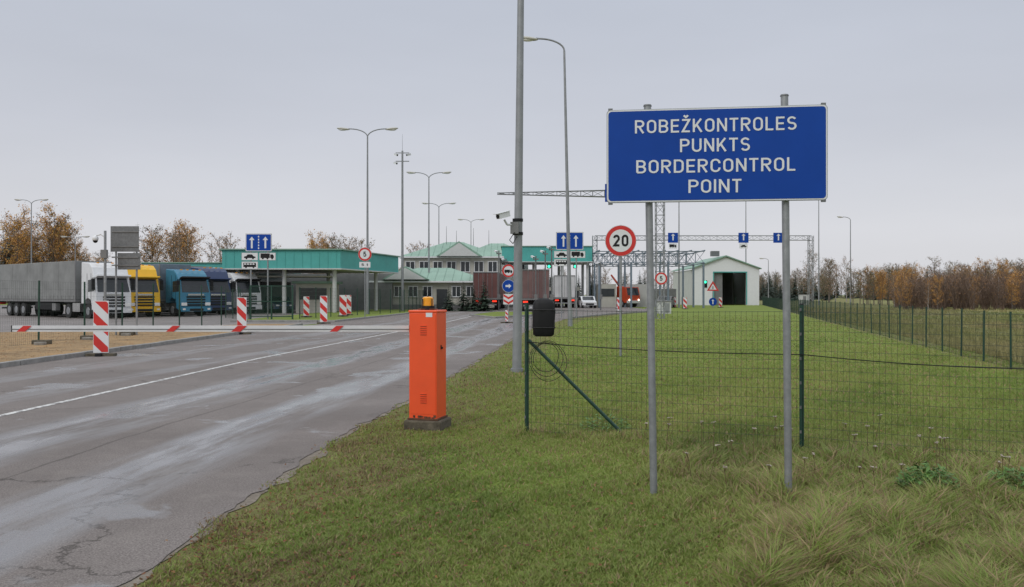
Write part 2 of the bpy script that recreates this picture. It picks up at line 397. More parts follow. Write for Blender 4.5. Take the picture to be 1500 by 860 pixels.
# road
Y=np.concatenate([np.arange(-3,30,0.12),np.arange(30,145,0.8)]); NY=len(Y)
r_=itp(RE,Y); r_=r_+0.06*fb(Y*3,Y*0,0.9)*(Y<60)+0.025*fb(Y*13,Y,1.3)*(Y<60); l_=itp(LE,Y)
nu=8; V=[];T=[];UV=[]
for j in range(NY):
    for i in range(nu+1):
        t=i/nu; V.append((r_[j]*(1-t)+l_[j]*t,Y[j],0.016)); 
for j in range(NY-1):
    for i in range(nu):
        a=j*(nu+1)+i; b=a+1; c=a+nu+1; d=c+1; T+=[(a,b,d),(a,d,c)]
V=np.array(V); T=np.array(T)[:,::-1]
ro=np_mesh('road',V,T,np.zeros(len(T)),['asphalt_road'])
uvl=ro.data.uv_layers.new(name='UVMap'); U=np.zeros((len(V),2)); 
U[:,0]=(itp(RE,np.minimum(V[:,1],40))+np.clip(V[:,1]-40,0,200)*0.07)-V[:,0]; U[:,1]=V[:,1]
uvl.data.foreach_set('uv',U[T.ravel()].astype(np.float32).ravel())
YS=Y[Y<75]
def strip(name,off0,off1,z,m_):
    a_=itp(RE,YS)+off0; b_=itp(RE,YS)+off1
    V=np.array([(x,y,z) for p in zip(a_,b_,YS) for x,y in ((p[0],p[2]),(p[1],p[2]))])
    T=[]
    for j in range(len(YS)-1): a=2*j; T+=[(a,a+1,a+3),(a,a+3,a+2)]
    np_mesh(name,V,np.array(T),np.zeros(len(T)),[m_])
strip('grass_verge_soil',-0.35,1.3+0.35*fb(YS,YS,1.5)+0.1*fb(YS*7,YS,1),0.004,'verge_soil')
strip('road_shoulder',-0.36,0.07+0.07*fb(YS*2,YS,0.7)+0.04*fb(YS*9,YS,1),0.010,'dirt')
# lot, litter strip, plaza
flat('parking_lot',[(-11.2,46),(-13.5,46),(-15.7,39),(-21,35.5),(-42,30),(-130,28),(-130,140),(-8.05,140),(-8.05,95),(-8.65,74),(-10.35,52)],0.006,'asphalt_lot')
mb=MB(); mb.poly([(x,y,0.10) for x,y in [(-11.3,-3),(-11.3,19),(-11.15,36),(-10.95,46),(-13.5,46),(-15.7,39),(-21,35.5),(-42,30),(-42,-3)]],'litter')
mb.build('leaf_litter_verge')
mb=MB(); mb.poly([(x,y,0.09) for x,y in [(-16.5,52),(-10.45,52),(-8.75,74),(-8.2,95),(-14,95),(-16.5,80)]],'lawn'); mb.build('grass_island')
mb=MB(); mb.poly([(x,y,0.09) for x,y in [(-3.2,68),(-1.2,60),(1.2,66),(4.5,78),(-1.5,80)]],'lawn'); mb.build('grass_island')
def kerb(name, pts, z0=0, h=0.13, w_=0.15, gap=True):
    m=MB()
    P=[Vector((x,y,0)) for x,y in pts]
    for a,b in zip(P[:-1],P[1:]):
        d=(b-a); n=max(1,int(d.length/1.0)); dn=d.normalized(); ang=math.atan2(dn.y,dn.x)
        for i in range(n):
            c=a+d*((i+.5)/n); m.box((c.x+rnd.uniform(-.008,.008),c.y,h/2+rnd.uniform(-.008,.008)),(d.length/n-0.012,w_,h),'kerb',Matrix.Rotation(ang,3,'Z'))
    return m.build(name,bevel=0.015)
kerb('kerb',[(-11.27,2),(-11.15,19),(-11.0,36),(-10.9,46)])
kerb('kerb',[(-16.5,52),(-10.35,52),(-8.65,74),(-8.05,95)])
kerb('kerb',[(-3.2,68),(-1.2,60),(1.2,66),(4.5,78),(-1.5,80),(-3.2,68)])
kerb('kerb',[(3.75,59),(8.1,72),(13.6,84),(15.1,100)])
# painted line
m=bpy.data.materials.new('worn_paint'); m.use_nodes=True; nt=m.node_tree; b=nt.nodes['Principled BSDF']; tcn=nt.nodes.new('ShaderNodeTexCoord')
n1=nt.nodes.new('ShaderNodeTexNoise'); n1.inputs['Scale'].default_value=7; n1.inputs['Detail'].default_value=9; n1.inputs['Roughness'].default_value=0.8; nt.links.new(tcn.outputs['Object'],n1.inputs[0])
r1=nt.nodes.new('ShaderNodeValToRGB'); r1.color_ramp.elements[0].position=0.43; r1.color_ramp.elements[0].color=(0.17,0.16,0.155,1); r1.color_ramp.elements[1].position=0.52; r1.color_ramp.elements[1].color=(0.58,0.58,0.56,1)
nt.links.new(n1.outputs[0],r1.inputs[0]); nt.links.new(r1.outputs[0],b.inputs['Base Color']); b.inputs['Roughness'].default_value=0.6; MATS['worn_paint']=m
def line(name,pts,wd,ys=0.5):
    m=MB(); yy=np.arange(pts[0][1],pts[-1][1],ys); xx=np.interp(yy,[p[1] for p in pts],[p[0] for p in pts])
    for i in range(len(yy)-1):
        m.poly([(xx[i]-wd/2,yy[i],0.020),(xx[i]+wd/2,yy[i],0.020),(xx[i+1]+wd/2,yy[i+1],0.020),(xx[i+1]-wd/2,yy[i+1],0.020)],'worn_paint')
    m.build(name)
line('centre_line_marking',[(-6.95,0),(-6.7,11.7),(-6.3,22.3),(-5.1,35.8),(-3.9,50),(-3.0,66)],0.11)

# ---------------------------------------------------------------- grass blades
gm=bpy.data.materials.new('grass_blade'); gm.use_nodes=True; nt=gm.node_tree; b=nt.nodes['Principled BSDF']
at=nt.nodes.new('ShaderNodeVertexColor'); at.layer_name='Col'; nt.links.new(at.outputs[0],b.inputs['Base Color'])
b.inputs['Roughness'].default_value=0.55; b.inputs['Specular IOR Level'].default_value=0.3
tr=nt.nodes.new('ShaderNodeBsdfTranslucent'); nt.links.new(at.outputs[0],tr.inputs['Color'])
mxs=nt.nodes.new('ShaderNodeMixShader'); mxs.inputs[0].default_value=0.4
nt.links.new(b.outputs[0],mxs.inputs[1]); nt.links.new(tr.outputs[0],mxs.inputs[2]); nt.links.new(mxs.outputs[0],nt.nodes['Material Output'].inputs[0])
def sst(x,a,b): t=np.clip((x-a)/(b-a),0,1); return t*t*(3-2*t)
def blades(name,n,d0,d1,seg2):
    iv=nr.uniform(1/d1,1/d0,n); d=1/iv
    x=nr.uniform(-0.52,0.68,n)*d+nr.uniform(-1,1,n)
    edge=itp(RE,d)-0.02+0.13*(fb(x*2,d*2,0.5)+0.4)
    fenceX=6.15+0.238*d
    keep=(x>edge)&(x<fenceX+1.0)
    keep&= nr.uniform(0,1,n)<np.clip(0.35+(x-edge)*1.0+0.35*fb(x,d,0.7),0.15,1)
    x=x[keep]; d=d[keep]; edge=edge[keep]; n=len(x)
    tall=sst(x-0.6+0.35*fb(x,d,0.8),0.2,1.3)*(1-sst(d,8.0,10.3))
    fl=np.abs(d-np.interp(x,[0.17,2.97,4.9,8.5],[10.2,9.1,8.1,6.3]))
    tall=np.maximum(tall,0.55*np.exp(-(fl/0.22)**2)*(x>0))
    pn=fb(x,d,1.1); pn2=fb(x+40,d-13,4.0); cl=np.clip(0.5+0.9*fb(x*1.7,d*1.7,0.42),0,1.5)
    tuft=0.7+0.6*np.clip(fb(x*3,d*3,0.5),-1,1)
    h=(0.026+0.03*nr.uniform(0,1,n))*tuft*(1+0.35*pn2)+tall*(0.02+0.16*nr.uniform(0,1,n)**1.4*cl)*(1+0.45*pn)
    h=np.clip(h,0.012,0.40)*np.where(d>14,1.15,1)
    wd=(0.0022+0.0007*d*(1 if not seg2 else 0.6))*nr.uniform(0.7,1.4,n)
    a=nr.uniform(0,2*np.pi,n); la=nr.uniform(0,2*np.pi,n); lean=h*(0.35+0.7*nr.uniform(0,1,n)+0.3*tall)
    flow=1.5+2.2*fb(x,d,0.6)
    la=np.where(tall>0.4,np.where(nr.uniform(0,1,n)<.4,flow+nr.normal(0,0.8,n),la),la)
    dx=np.cos(a)*wd; dy=np.sin(a)*wd; lx=np.cos(la)*lean; ly=np.sin(la)*lean
    g=np.array([0.19,0.285,0.058]); yv=np.array([0.38,0.365,0.13]); br=np.array([0.36,0.27,0.15]); dk=np.array([0.11,0.18,0.04])
    q=nr.uniform(0,1,n)[:,None]; q2=nr.uniform(0,1,n)[:,None]; q3=nr.uniform(0,1,n)[:,None]
    yl=np.clip(0.3+0.5*fb(x+3,d*0.7,1.9)[:,None]+0.3*pn2[:,None],0,1)
    col=g*(1-q*0.55)+yv*q*0.55
    col=col*(1-0.45*yl)+yv*0.9*0.45*yl
    dkm=np.clip(-fb(x-20,d*.8,1.3)[:,None]*1.2-0.1,0,1)
    col=col*(1-0.55*dkm)+dk*0.55*dkm
    col=np.where((q2>0.88-0.22*tall[:,None]-0.15*np.clip(pn[:,None],0,1)),br*(0.6+0.6*q3),col)
    near=(1-sst(x-edge,0.1,2.2))*(0.45+0.5*np.clip(fb(x,d,0.6),-1,1))*(1-0.6*sst(d,10,22))
    col=np.where((nr.uniform(0,1,n)<near)[:,None],br*(0.4+0.6*q),col)
    col=col*(1+0.15*np.clip(pn,-1,1)[:,None])
    col=np.clip(col,0,1)
    if seg2:
        V=np.zeros((n,5,3)); 
        V[:,0]=np.c_[x-dx,d-dy,0*x]; V[:,1]=np.c_[x+dx,d+dy,0*x]
        V[:,2]=np.c_[x-dx*.8+lx*.3,d-dy*.8+ly*.3,h*.6]; V[:,3]=np.c_[x+dx*.8+lx*.3,d+dy*.8+ly*.3,h*.6]
        V[:,4]=np.c_[x+lx,d+ly,h*0.95]
        o=(np.arange(n)*5)[:,None,None]; T=(np.array([[0,1,3],[0,3,2],[2,3,4]])[None]+o).reshape(-1,3); k=5
    else:
        V=np.zeros((n,3,3)); V[:,0]=np.c_[x-dx,d-dy,0*x]; V[:,1]=np.c_[x+dx,d+dy,0*x]; V[:,2]=np.c_[x+lx*.7,d+ly*.7,h]
        o=(np.arange(n)*3)[:,None,None]; T=(np.array([[0,1,2]])[None]+o).reshape(-1,3); k=3
    C=np.repeat(col,k,axis=0)
    return V.reshape(-1,3),T,C
V1,T1,C1=blades('a',420000,3.2,11,True); V2,T2,C2=blades('b',330000,9,70,False)
V=np.concatenate([V1,V2]); T=np.concatenate([T1,T2+len(V1)]); C=np.concatenate([C1,C2])
np_mesh('grass',V,T,np.zeros(len(T)),[gm],col=C)

# field grass beyond the far fence (dry tussocks)
n=60000; d=1/nr.uniform(1/110,1/14,n); x=6.9+0.238*d+nr.uniform(0,1,n)**1.3*(0.45*d+4)
h=(0.06+0.16*nr.uniform(0,1,n))*(1+0.5*fb(x,d,3)); h=np.clip(h,0.03,0.5); wd=0.0010*d*nr.uniform(.7,1.4,n); a=nr.uniform(0,6.28,n); la=nr.uniform(0,6.28,n)
V=np.zeros((n,3,3)); V[:,0]=np.c_[x-np.cos(a)*wd,d-np.sin(a)*wd,0*x]; V[:,1]=np.c_[x+np.cos(a)*wd,d+np.sin(a)*wd,0*x]; V[:,2]=np.c_[x+np.cos(la)*h*.4,d+np.sin(la)*h*.4,h]
q=nr.uniform(0,1,n)[:,None]; pf=np.clip(fb(x,d,6)[:,None]*.5+.5,0,1)
C=np.array([0.20,0.24,0.07])*(1-pf)+np.array([0.36,0.29,0.15])*pf; C=C*(0.75+0.5*q)
np_mesh('field_grass',V.reshape(-1,3),np.arange(n*3).reshape(-1,3),np.zeros(n),[gm],col=np.repeat(C,3,axis=0))

# fallen leaves
n=1500; iv=nr.uniform(1/30,1/3.6,n); d=1/iv; x=nr.uniform(-0.5,0.6,n)*d; k=x>itp(RE,d)-0.1; x=x[k];d=d[k]
nb=3000; db=1/nr.uniform(1/16,1/3.5,nb); xb=itp(RE,db)+0.05+np.abs(nr.normal(0,0.8,nb)); kk=nr.uniform(0,1,nb)<0.4+0.6*fb(xb,db,.8); xb=xb[kk]; db=db[kk]
x2=nr.uniform(-21,-11.5,5200); d2=nr.uniform(14,44,5200); k=(d2<35)|(x2>-15); x2=x2[k]; d2=d2[k]
zz=np.concatenate([np.full(len(x),0.035),np.full(len(xb),0.026),np.full(len(x2),0.112)]); ncol=np.concatenate([np.full(len(x),0.75),np.full(len(xb),.6),np.ones(len(x2))])
x=np.concatenate([x,xb,x2]); d=np.concatenate([d,db,d2]); n=len(x)
s=nr.uniform(0.010,0.021,n)*(1+(d>14)*0.7); a=nr.uniform(0,6.28,n); V=np.zeros((n,4,3))
for i in range(4):
    q=a+i*math.pi/2; V[:,i]=np.c_[x+np.cos(q)*s*(1 if i%2 else .6),d+np.sin(q)*s*(1 if i%2 else .6),zz+nr.uniform(-.004,.014,n)]
o=(np.arange(n)*4)[:,None,None]; T=(np.array([[0,1,2],[0,2,3]])[None]+o).reshape(-1,3)
lc=np.array([0.36,0.23,0.07])[None]*nr.uniform(0.4,1.2,n)[:,None]*ncol[:,None]; lc[:,1]*=nr.uniform(0.6,1.0,n)
np_mesh('fallen_leaves',V.reshape(-1,3),T,np.zeros(len(T)),[gm],col=np.repeat(lc,4,axis=0))

# yarrow stems
m=MB()
for i in range(34):
    x=rnd.uniform(1.3,4.2); y=rnd.uniform(6.9,9.3)
    h=rnd.uniform(0.20,0.38); tx=x+rnd.uniform(-.08,.08); ty=y+rnd.uniform(-.08,.08)
    m.cyl((x,y,0),(tx,ty,h),0.003,0.002,'stem',4)
    for k in range(6):
        q=rnd.uniform(0,6.28); rr=rnd.uniform(0,.026); c=(tx+math.cos(q)*rr,ty+math.sin(q)*rr,h+rnd.uniform(0.01,.022))
        m.cyl((tx,ty,h-0.03),c,0.0015,0.0015,'stem',3,False); m.ell(c,(0.009,0.009,0.004),'yarrow',6,4)
m.build('yarrow_plants')
# leafy weed clump
m=MB()
for (cx,cy,n,rr,hh) in ((3.35,7.15,620,0.24,0.26),(4.1,7.2,420,0.3,0.2),(1.1,10.5,160,.3,.2)):
    for i in range(n):
        q=rnd.uniform(0,6.28); r0=rr*math.sqrt(rnd.random()); z=hh*rnd.uniform(.25,1)*(1-(r0/rr)**2*.6)
        p=Vector((cx+r0*math.cos(q),cy+r0*math.sin(q),z)); a=rnd.uniform(0,6.28); s=rnd.uniform(.010,.022)
        u=Vector((math.cos(a),math.sin(a),rnd.uniform(-.4,.6)))*s*1.8; v=Vector((-math.sin(a),math.cos(a),rnd.uniform(-.5,.5)))*s*.6
        m.poly([p-u,p+v,p+u,p-v],'weed')
        if i%5==0: m.cyl((cx+r0*.3*math.cos(q),cy+r0*.3*math.sin(q),0),p,0.003,0.002,'weed',3,False)
m.build('weed_clump')

# ---------------------------------------------------------------- main sign
e=empty('border_control_sign',(1.59,6.94,0),-math.atan2(0.22,1.66))
SW,SH=1.69,0.735; SZ=2.697
m=MB()
m.prism(rrect(SW,SH,0.03),'y',-0.012,0.012,'galv'); 
for i in range(len(m.v)): m.v[i]=(m.v[i][0],m.v[i][1],m.v[i][2]+SZ)
m.poly([(x,-0.0145,z+SZ) for x,z in rrect(SW-0.008,SH-0.008,0.03)],'sign_white')
m.poly([(x,-0.0165,z+SZ) for x,z in rrect(SW-0.028,SH-0.028,0.026)],'sign_blue')
m.build('panel',parent=e)
m=MB()
for px,dxb,top in ((-0.523,0.05,3.10),(0.533,0.03,3.15)):
    m.cyl((px+dxb,0.05,-0.1),(px,0.05,top),0.029,0.029,'galv',16)
    m.cyl((px,0.05,top),(px,0.05,top+0.012),0.034,0.030,'galv_dark',16)
    for z in (2.42,2.97): m.box((px,0.03,z),(0.10,0.05,0.04),'galv_dark')
for z in (2.42,2.97): m.box((0,0.020,z),(SW-0.05,0.014,0.035),'galv_dark')
for sx in (-1,1):
    for z in (SZ-SH/2-0.004,SZ+SH/2+0.004): m.box((sx*(SW/2-0.03),0,z),(0.035,0.02,0.02),'galv_dark')
m.build('posts',parent=e)
for s,w_,z,xo in (('ROBEŽKONTROLES',1.235,0.177,-0.005),('PUNKTS',0.535,0.022,-0.005),('BORDERCONTROL',1.215,-0.139,-0.005),('POINT',0.405,-0.299,-0.005)):
    text(s,e,(xo,-0.0195,SZ+z),w_,0.104,'sign_white',0.135)

# ---------------------------------------------------------------- barrier
e=empty('barrier_gate',(-1.005,10.6,0))
m=MB(); m.box((0,0,0.05),(0.46,0.42,0.15),'mossy',Matrix.Rotation(R(-15),3,'Z')); m.build('foundation',parent=e,bevel=0.02)
m=MB(); m.box((0,0,0.76),(0.345,0.34,1.26),'orange'); m.box((0,0,1.405),(0.36,0.355,0.03),'orange')
ob=m.build('cabinet',(0,0,0),R(-15),e,0.008)
m=MB(); f=-0.173
m.box((0,0,0.14),(0.375,0.37,0.02),'rust')
for zc in (0.38,1.18):
    for k in range(5):
        m.box((0.01,f,zc-0.05+k*0.025),(0.075,0.008,0.010),'orange_dark')
        m.box((0.01,f-0.004,zc-0.043+k*0.025),(0.080,0.010,0.004),'orange')
m.box((0.176,-0.02,0.98),(0.008,0.02,0.05),'black'); m.box((0,f+0.0005,0.78),(0.31,0.003,1.16),'orange')
m.box((0.08,f-0.001,1.365),(0.08,0.004,0.05),'sign_white')
for k in range(9): m.box((rnd.uniform(-.16,.16),f+.0012,.155+rnd.uniform(0,.02)),(rnd.uniform(.02,.05),.003,rnd.uniform(.01,.03)),'rust')
m.cyl((0.173,0,0.97),(0.19,0,0.97),0.012,0.012,'black',10)
m.build('louvres',(0,0,0),R(-15),e)
m=MB(); m.cyl((-0.0,0,1.42),(0,0,1.47),0.085,0.08,'black',20); m.box((0,0,1.43),(0.22,0.16,0.012),'rust')
m.cyl((0,0,1.47),(0,0,1.56),0.07,0.066,'amber',20); m.ell((0,0,1.56),(0.066,0.066,0.02),'amber',16,6); m.cyl((0,0,1.57),(0,0,1.59),0.014,0.012,'black',8)
m.cyl((-0.055,-0.06,1.47),(-0.055,-0.06,1.555),0.006,0.006,'black',5); m.cyl((0.055,-0.06,1.47),(0.055,-0.06,1.555),0.006,0.006,'black',5)
m.build('beacon',parent=e)
m=MB()
L0,L1=-0.17,-4.99; zb=1.195
m.prism([(0.06-0.02,zb-0.036),(0.06+0.02,zb-0.036),(0.06+0.02,zb+0.036),(0.06-0.02,zb+0.036)],'x',L1,L0,'white_paint')
m.box((-2.6,0.036,zb-0.006),(4.8,0.006,0.008),'galv_dark')  # thin dark strip paints a shading line along the boom
for x0,x1 in ((-4.93,-4.78),(-3.14,-3.0),(-2.36,-2.2),(-1.18,-1.04)):
    m.poly([(x0,0.031,zb-0.035),(x1-0.05,0.031,zb-0.035),(x1+.03,0.031,zb+0.035),(x0+0.08,0.031,zb+0.035)],'sign_red')
m.box((L1-0.005,0.06,zb),(0.012,0.044,0.076),'black')
m.box((-0.20,0.08,zb),(0.06,0.08,0.085),'orange_dark')
m.build('boom',parent=e)

# ---------------------------------------------------------------- fences
def wire(m,a,b,r,mt): m.cyl(a,b,r,r,mt,3,False)
e=empty('mesh_fence')
FP=[(0.17,10.2),(2.97,9.1),(4.95,8.05),(8.6,6.2)]
m=MB()
for i,(x,y) in enumerate(FP):
    m.cyl((x,y,-0.05),(x,y,1.5),0.024,0.024,'fence_green',12); m.cyl((x,y,1.5),(x,y,1.512),0.027,0.02,'black',12)
    for k in range(6): m.box((x-0.02,y-0.026,0.2+k*0.25),(0.018,0.008,0.03),'galv_dark')
x,y=FP[0]; m.cyl((x+0.02,y,1.08),(1.30,10.05,-0.02),0.02,0.02,'fence_green',12)
m.build('fence_posts',parent=e,)
m=MB()
for (x0,y0),(x1,y1) in zip(FP[:-1],FP[1:]):
    Ln=math.hypot(x1-x0,y1-y0); nn=int(Ln/0.055)
    offy=-0.027
    for i in range(nn+1):
        t=i/nn; xx=x0+(x1-x0)*t+rnd.uniform(-.002,.002); yy=y0+(y1-y0)*t+offy; wire(m,(xx,yy,0.03),(xx+rnd.uniform(-.004,.004),yy,1.43),0.0016,'wire_green')
    for k in range(15):
        z=0.05+k*0.0985
        pts=[]
        for i in range(9):
            t=i/8; pts.append((x0+(x1-x0)*t,y0+(y1-y0)*t+offy-0.002,z-0.012*math.sin(math.pi*t)+rnd.uniform(-.003,.003)))
        for a,b in zip(pts[:-1],pts[1:]): wire(m,a,b,0.0018 if k<14 else 0.0024,'wire_green')
m.build('wire_mesh',parent=e)
m=MB()
pts=[]
for (x0,y0,z0),(x1,y1,z1) in zip([(0.17,10.17,1.06),(2.97,9.07,0.99),(4.95,8.02,0.925)],[(2.97,9.07,0.99),(4.95,8.02,0.925),(8.6,6.17,0.93)]):
    for i in range(10):
        t=i/10; pts.append((x0+(x1-x0)*t,y0+(y1-y0)*t-0.005,z0+(z1-z0)*t-0.03*math.sin(math.pi*t)))
m.tube(pts,0.0055,'black',6); m.build('cable',parent=e)
# black wrapped device box on the fence post
m=MB()
prof=[(0.0,0.09),(0.02,0.115),(0.12,0.125),(0.28,0.13),(0.37,0.12),(0.41,0.095),(0.43,0.05),(0.435,0.0)]
nseg=28; vs=[];fs=[]
for j,(z,r) in enumerate(prof):
    for i in range(nseg):
        q=2*math.pi*i/nseg; ce,se=math.cos(q),math.sin(q); sq=(abs(ce)**4+abs(se)**4)**(-.25)
        rr=r*sq*(1+0.05*math.sin(q*7+z*14)+rnd.uniform(-.03,.03)); vs.append((rr*ce*0.98,rr*se*0.7,z))
for j in range(len(prof)-1):
    for i in range(nseg): fs.append((j*nseg+i,j*nseg+(i+1)%nseg,(j+1)*nseg+(i+1)%nseg,(j+1)*nseg+i))
m.add(vs,fs,'black',True); m.add([vs[i] for i in range(nseg)],[tuple(range(nseg))[::-1]],'black')
for z in (.1,.3): m.tube([(x_*1.02,y_*1.04,z) for x_,y_ in [(0.126*math.cos(q*.4488)*((abs(math.cos(q*.4488))**4+abs(math.sin(q*.4488))**4)**(-.25)),0.09*math.sin(q*.4488)*((abs(math.cos(q*.4488))**4+abs(math.sin(q*.4488))**4)**(-.25))) for q in range(15)]],0.006,'rubber',5)
m.build('wrapped_device_box',(0.36,10.08,1.13))
m=MB()
for k in range(3):
    cx=0.385+k*0.012; rr=0.15+0.03*k; pts=[]
    for i in range(25):
        q=2*math.pi*i/24+k; pts.append((cx+rr*0.95*math.cos(q)*(1+.08*math.sin(2*q+k)),10.08-0.01*k+0.02*math.sin(3*q),0.89-0.02*k+rr*(1.1)*math.sin(q)))
    m.tube(pts,0.0035,'black',5)
m.build('cable_coil')

def long_fence(name, pts, h, sp, vsp, r_p=0.025, zoff=0.0, hn=9, rw=0.0025):
    e=empty(name); mp_=MB(); mw=MB()
    P=[Vector((x,y,0)) for x,y in pts]
    for a,b in zip(P[:-1],P[1:]):
        Ln=(b-a).length; n=max(1,round(Ln/sp))
        for i in range(n+1):
            c=a+(b-a)*(i/n); dz=rnd.uniform(-.02,.02); tl=rnd.uniform(-.02,.02)
            mp_.cyl((c.x,c.y,zoff-0.05),(c.x+tl,c.y,h+zoff+dz),r_p,r_p,'fence_green',8)
        nv=int(Ln/vsp)
        for i in range(nv):
            c=a+(b-a)*(i/nv); wire(mw,(c.x,c.y-0.03,zoff+0.03),(c.x,c.y-0.03,h+zoff-0.04),rw,'wire_green')
        for k in range(hn):
            z=zoff+0.04+(h-0.08)*k/(hn-1); wire(mw,(a.x,a.y-0.033,z),(b.x,b.y-0.033,z),rw,'wire_green')
    mp_.build('posts',parent=e); mw.build('wire_mesh',parent=e)
    return e
long_fence('field_fence',[(7.5,5.8),(10.2,17),(22.0,66.6),(39.2,138.8)],1.24,2.0,0.09,0.022,rw=0.003)
long_fence('field_fence',[(39.2,138.8),(27,141)],1.3,2.0,0.3,0.03,rw=0.005)
lf=long_fence('temporary_fence',[(-14.3,21),(-14.5,33),(-14.8,48)],1.95,3.0,0.11,0.03,0.1,rw=0.002)
m=MB()
for i in range(5):
    y=21+i*3.0; m.box((-14.3,y,0.16),(0.5,0.28,0.14),'mossy'); m.box((-14.1-0.02*i,y-0.4,0.14),(0.3,0.2,0.1),'concrete')
m.build('fence_feet',parent=lf,bevel=0.02)
m=MB()
for x in (-16.2,-14.9,-13.6): m.box((x,55,1.05),(0.09,0.09,2.3),'fence_green')
for z in (0.25,1.2,2.15): m.box((-14.9,55,z),(2.6,0.05,0.06),'fence_green')
for i in range(52): wire(m,(-16.15+i*0.05,55,0.25),(-16.15+i*0.05,55,2.15),0.008,'fence_green')
m.build('security_gate')
long_fence('security_fence',[(-13.4,56),(-9.6,76),(-9.2,92)],2.0,2.5,0.15,0.03,0.09,rw=0.004)
long_fence('security_fence',[(-16.3,55),(-20,62)],2.0,2.5,0.12,0.03,0.0,rw=0.004)

# ---------------------------------------------------------------- poles, lamps, cctv
def cctv(m,c,ang,s=1.0,mt='sign_white'):
    r=Matrix.Rotation(ang,3,'Z')@Matrix.Rotation(R(14),3,'X')
    m.box(c,(0.13*s,0.34*s,0.12*s),mt,r)
    f=Vector(c)+r@Vector((0,-0.19*s,0)); g=Vector(c)+r@Vector((0,-0.172*s,0)); m.cyl(f,g,0.05*s,0.05*s,'black',12)
    rf=Vector(c)+r@Vector((0,-0.03*s,0.072*s)); m.box(rf,(0.16*s,0.42*s,0.015*s),mt,r)
m=MB(); m.cyl((0.10,18.4,0),(0.20,18.4,9.6),0.098,0.062,'lamp_pole',18); m.cyl((0.1,18.4,0),(0.1,18.4,0.08),0.13,0.13,'lamp_pole',16)
m.box((0.05,18.27,2.98),(0.17,0.12,0.24),'grey'); m.cyl((0.12,18.4,3.12),(0.12,18.4,3.18),0.11,0.11,'black',16); m.cyl((0.12,18.4,2.84),(0.12,18.4,2.9),0.11,0.11,'black',16)
m.tube([(0.05,18.25,3.05),(-0.10,18.2,3.04),(-0.16,18.15,3.14)],0.022,'sign_white',8)
cctv(m,(-0.18,18.05,3.22),R(-48),0.85)
m.tube([(0.05,18.2,2.88),(-0.05,18.15,2.72),(0.02,18.2,2.65),(0.1,18.28,2.8)],0.008,'black',5)
m.tube([(0.2,18.4,9.5),(-0.1,18.2,9.9),(-0.9,17.8,10.2),(-1.4,17.6,10.2)],0.035,'lamp_pole',8)
m.ell((-1.75,17.5,10.2),(0.4,0.14,0.08),'sign_white')
m.build('street_lamp')

def lamp(x,y,h,double,arm,rz=0,r=0.11,name='street_lamp',lean=0):
    m=MB(); hh=h-arm*0.35
    m.cyl((0,0,0),(lean,0,hh),r,r*0.5,'lamp_pole',10); m.cyl((0,0,0),(0,0,0.9),r*1.15,r*1.1,'lamp_pole',10)
    for s in ((-1,1) if double else (-1,)):
        pts=[]
        for i in range(9):
            t=i/8; q=t*math.pi/2
            pts.append((lean+s*arm*0.75*(1-math.cos(q)),0,hh+arm*0.35*math.sin(q)))
        pts.append((lean+s*arm*0.82,0,h+0.02))
        m.tube(pts,r*0.42,'lamp_pole',6)
        m.ell((lean+s*(arm*0.82+0.4),0,h+0.0),(0.52,0.17,0.10),'cream',12,8,Matrix.Rotation(s*R(-6),3,'Y'))
        m.ell((lean+s*(arm*0.82+0.42),0,h-0.05),(0.36,0.13,0.10),'lens',10,6)
    m.build(name,(x,y,0),rz)
lamp(2.95,45,14.6,False,1.75,0,0.11,lean=-0.3)
lamp(-11.4,70,14.7,True,1.85)
lamp(-8.9,95,14.7,True,1.85)
lamp(-10.3,125,14.5,True,1.85)
lamp(-7.4,160,15.2,True,1.85)
lamp(-67.7,125,15,True,1.85)
lamp(-63,128,10,True,1.5)
lamp(53.4,140,13.9,False,1.5)
lamp(36.9,140,17.5,True,1.6)
lamp(48.4,140,16.8,False,1.2)
lamp(20.7,110,14.6,True,1.6)
lamp(52,180,9,False,1.2)
m=MB(); m.cyl((0,0,0),(0,0,15.4),0.14,0.09,'lamp_pole',10); m.cyl((0,0,15.4),(0,0,17),0.02,0.01,'lamp_pole',6)
for z in (15.2,14.4): m.box((0,0,z),(1.3,0.08,0.08),'lamp_pole')
for x,z in ((-0.6,15.0),(0.6,15.0),(-0.65,14.2)): cctv(m,(x,-0.1,z),R(40 if x<0 else -40),1.4)
m.build('surveillance_mast',(-10.5,85,0))
m=MB(); m.cyl((0,0,0.1),(0,0,3.95),0.05,0.045,'galv',12); m.tube([(0,0,3.7),(-0.15,0,3.82),(-0.32,0,3.78)],0.025,'sign_white',8)
m.ell((-0.36,0,3.66),(0.11,0.11,0.12),'sign_white'); m.ell((-0.36,0,3.6),(0.09,0.09,0.1),'black'); m.box((0,-0.07,3.1),(0.22,0.12,0.3),'grey')
m.build('surveillance_post',(-14.9,32.5,0))
for x,y,h in ((3.0,80,5.6),(3.6,80.5,6.0),(2.2,82,5.2),(-1.3,88,6.0),(-.6,88,5.2),(9.2,92,5)):
    m=MB(); m.cyl((0,0,0),(0,0,h),.07,.06,'galv_dark',8); m.box((0,-.1,h-.3),(.5,.12,.12),'grey'); cctv(m,(-.3,-.1,h-.1),R(30),1.2); m.box((0,-.12,1.4),(.3,.2,.5),'grey')
    m.build('surveillance_post',(x,y,0))

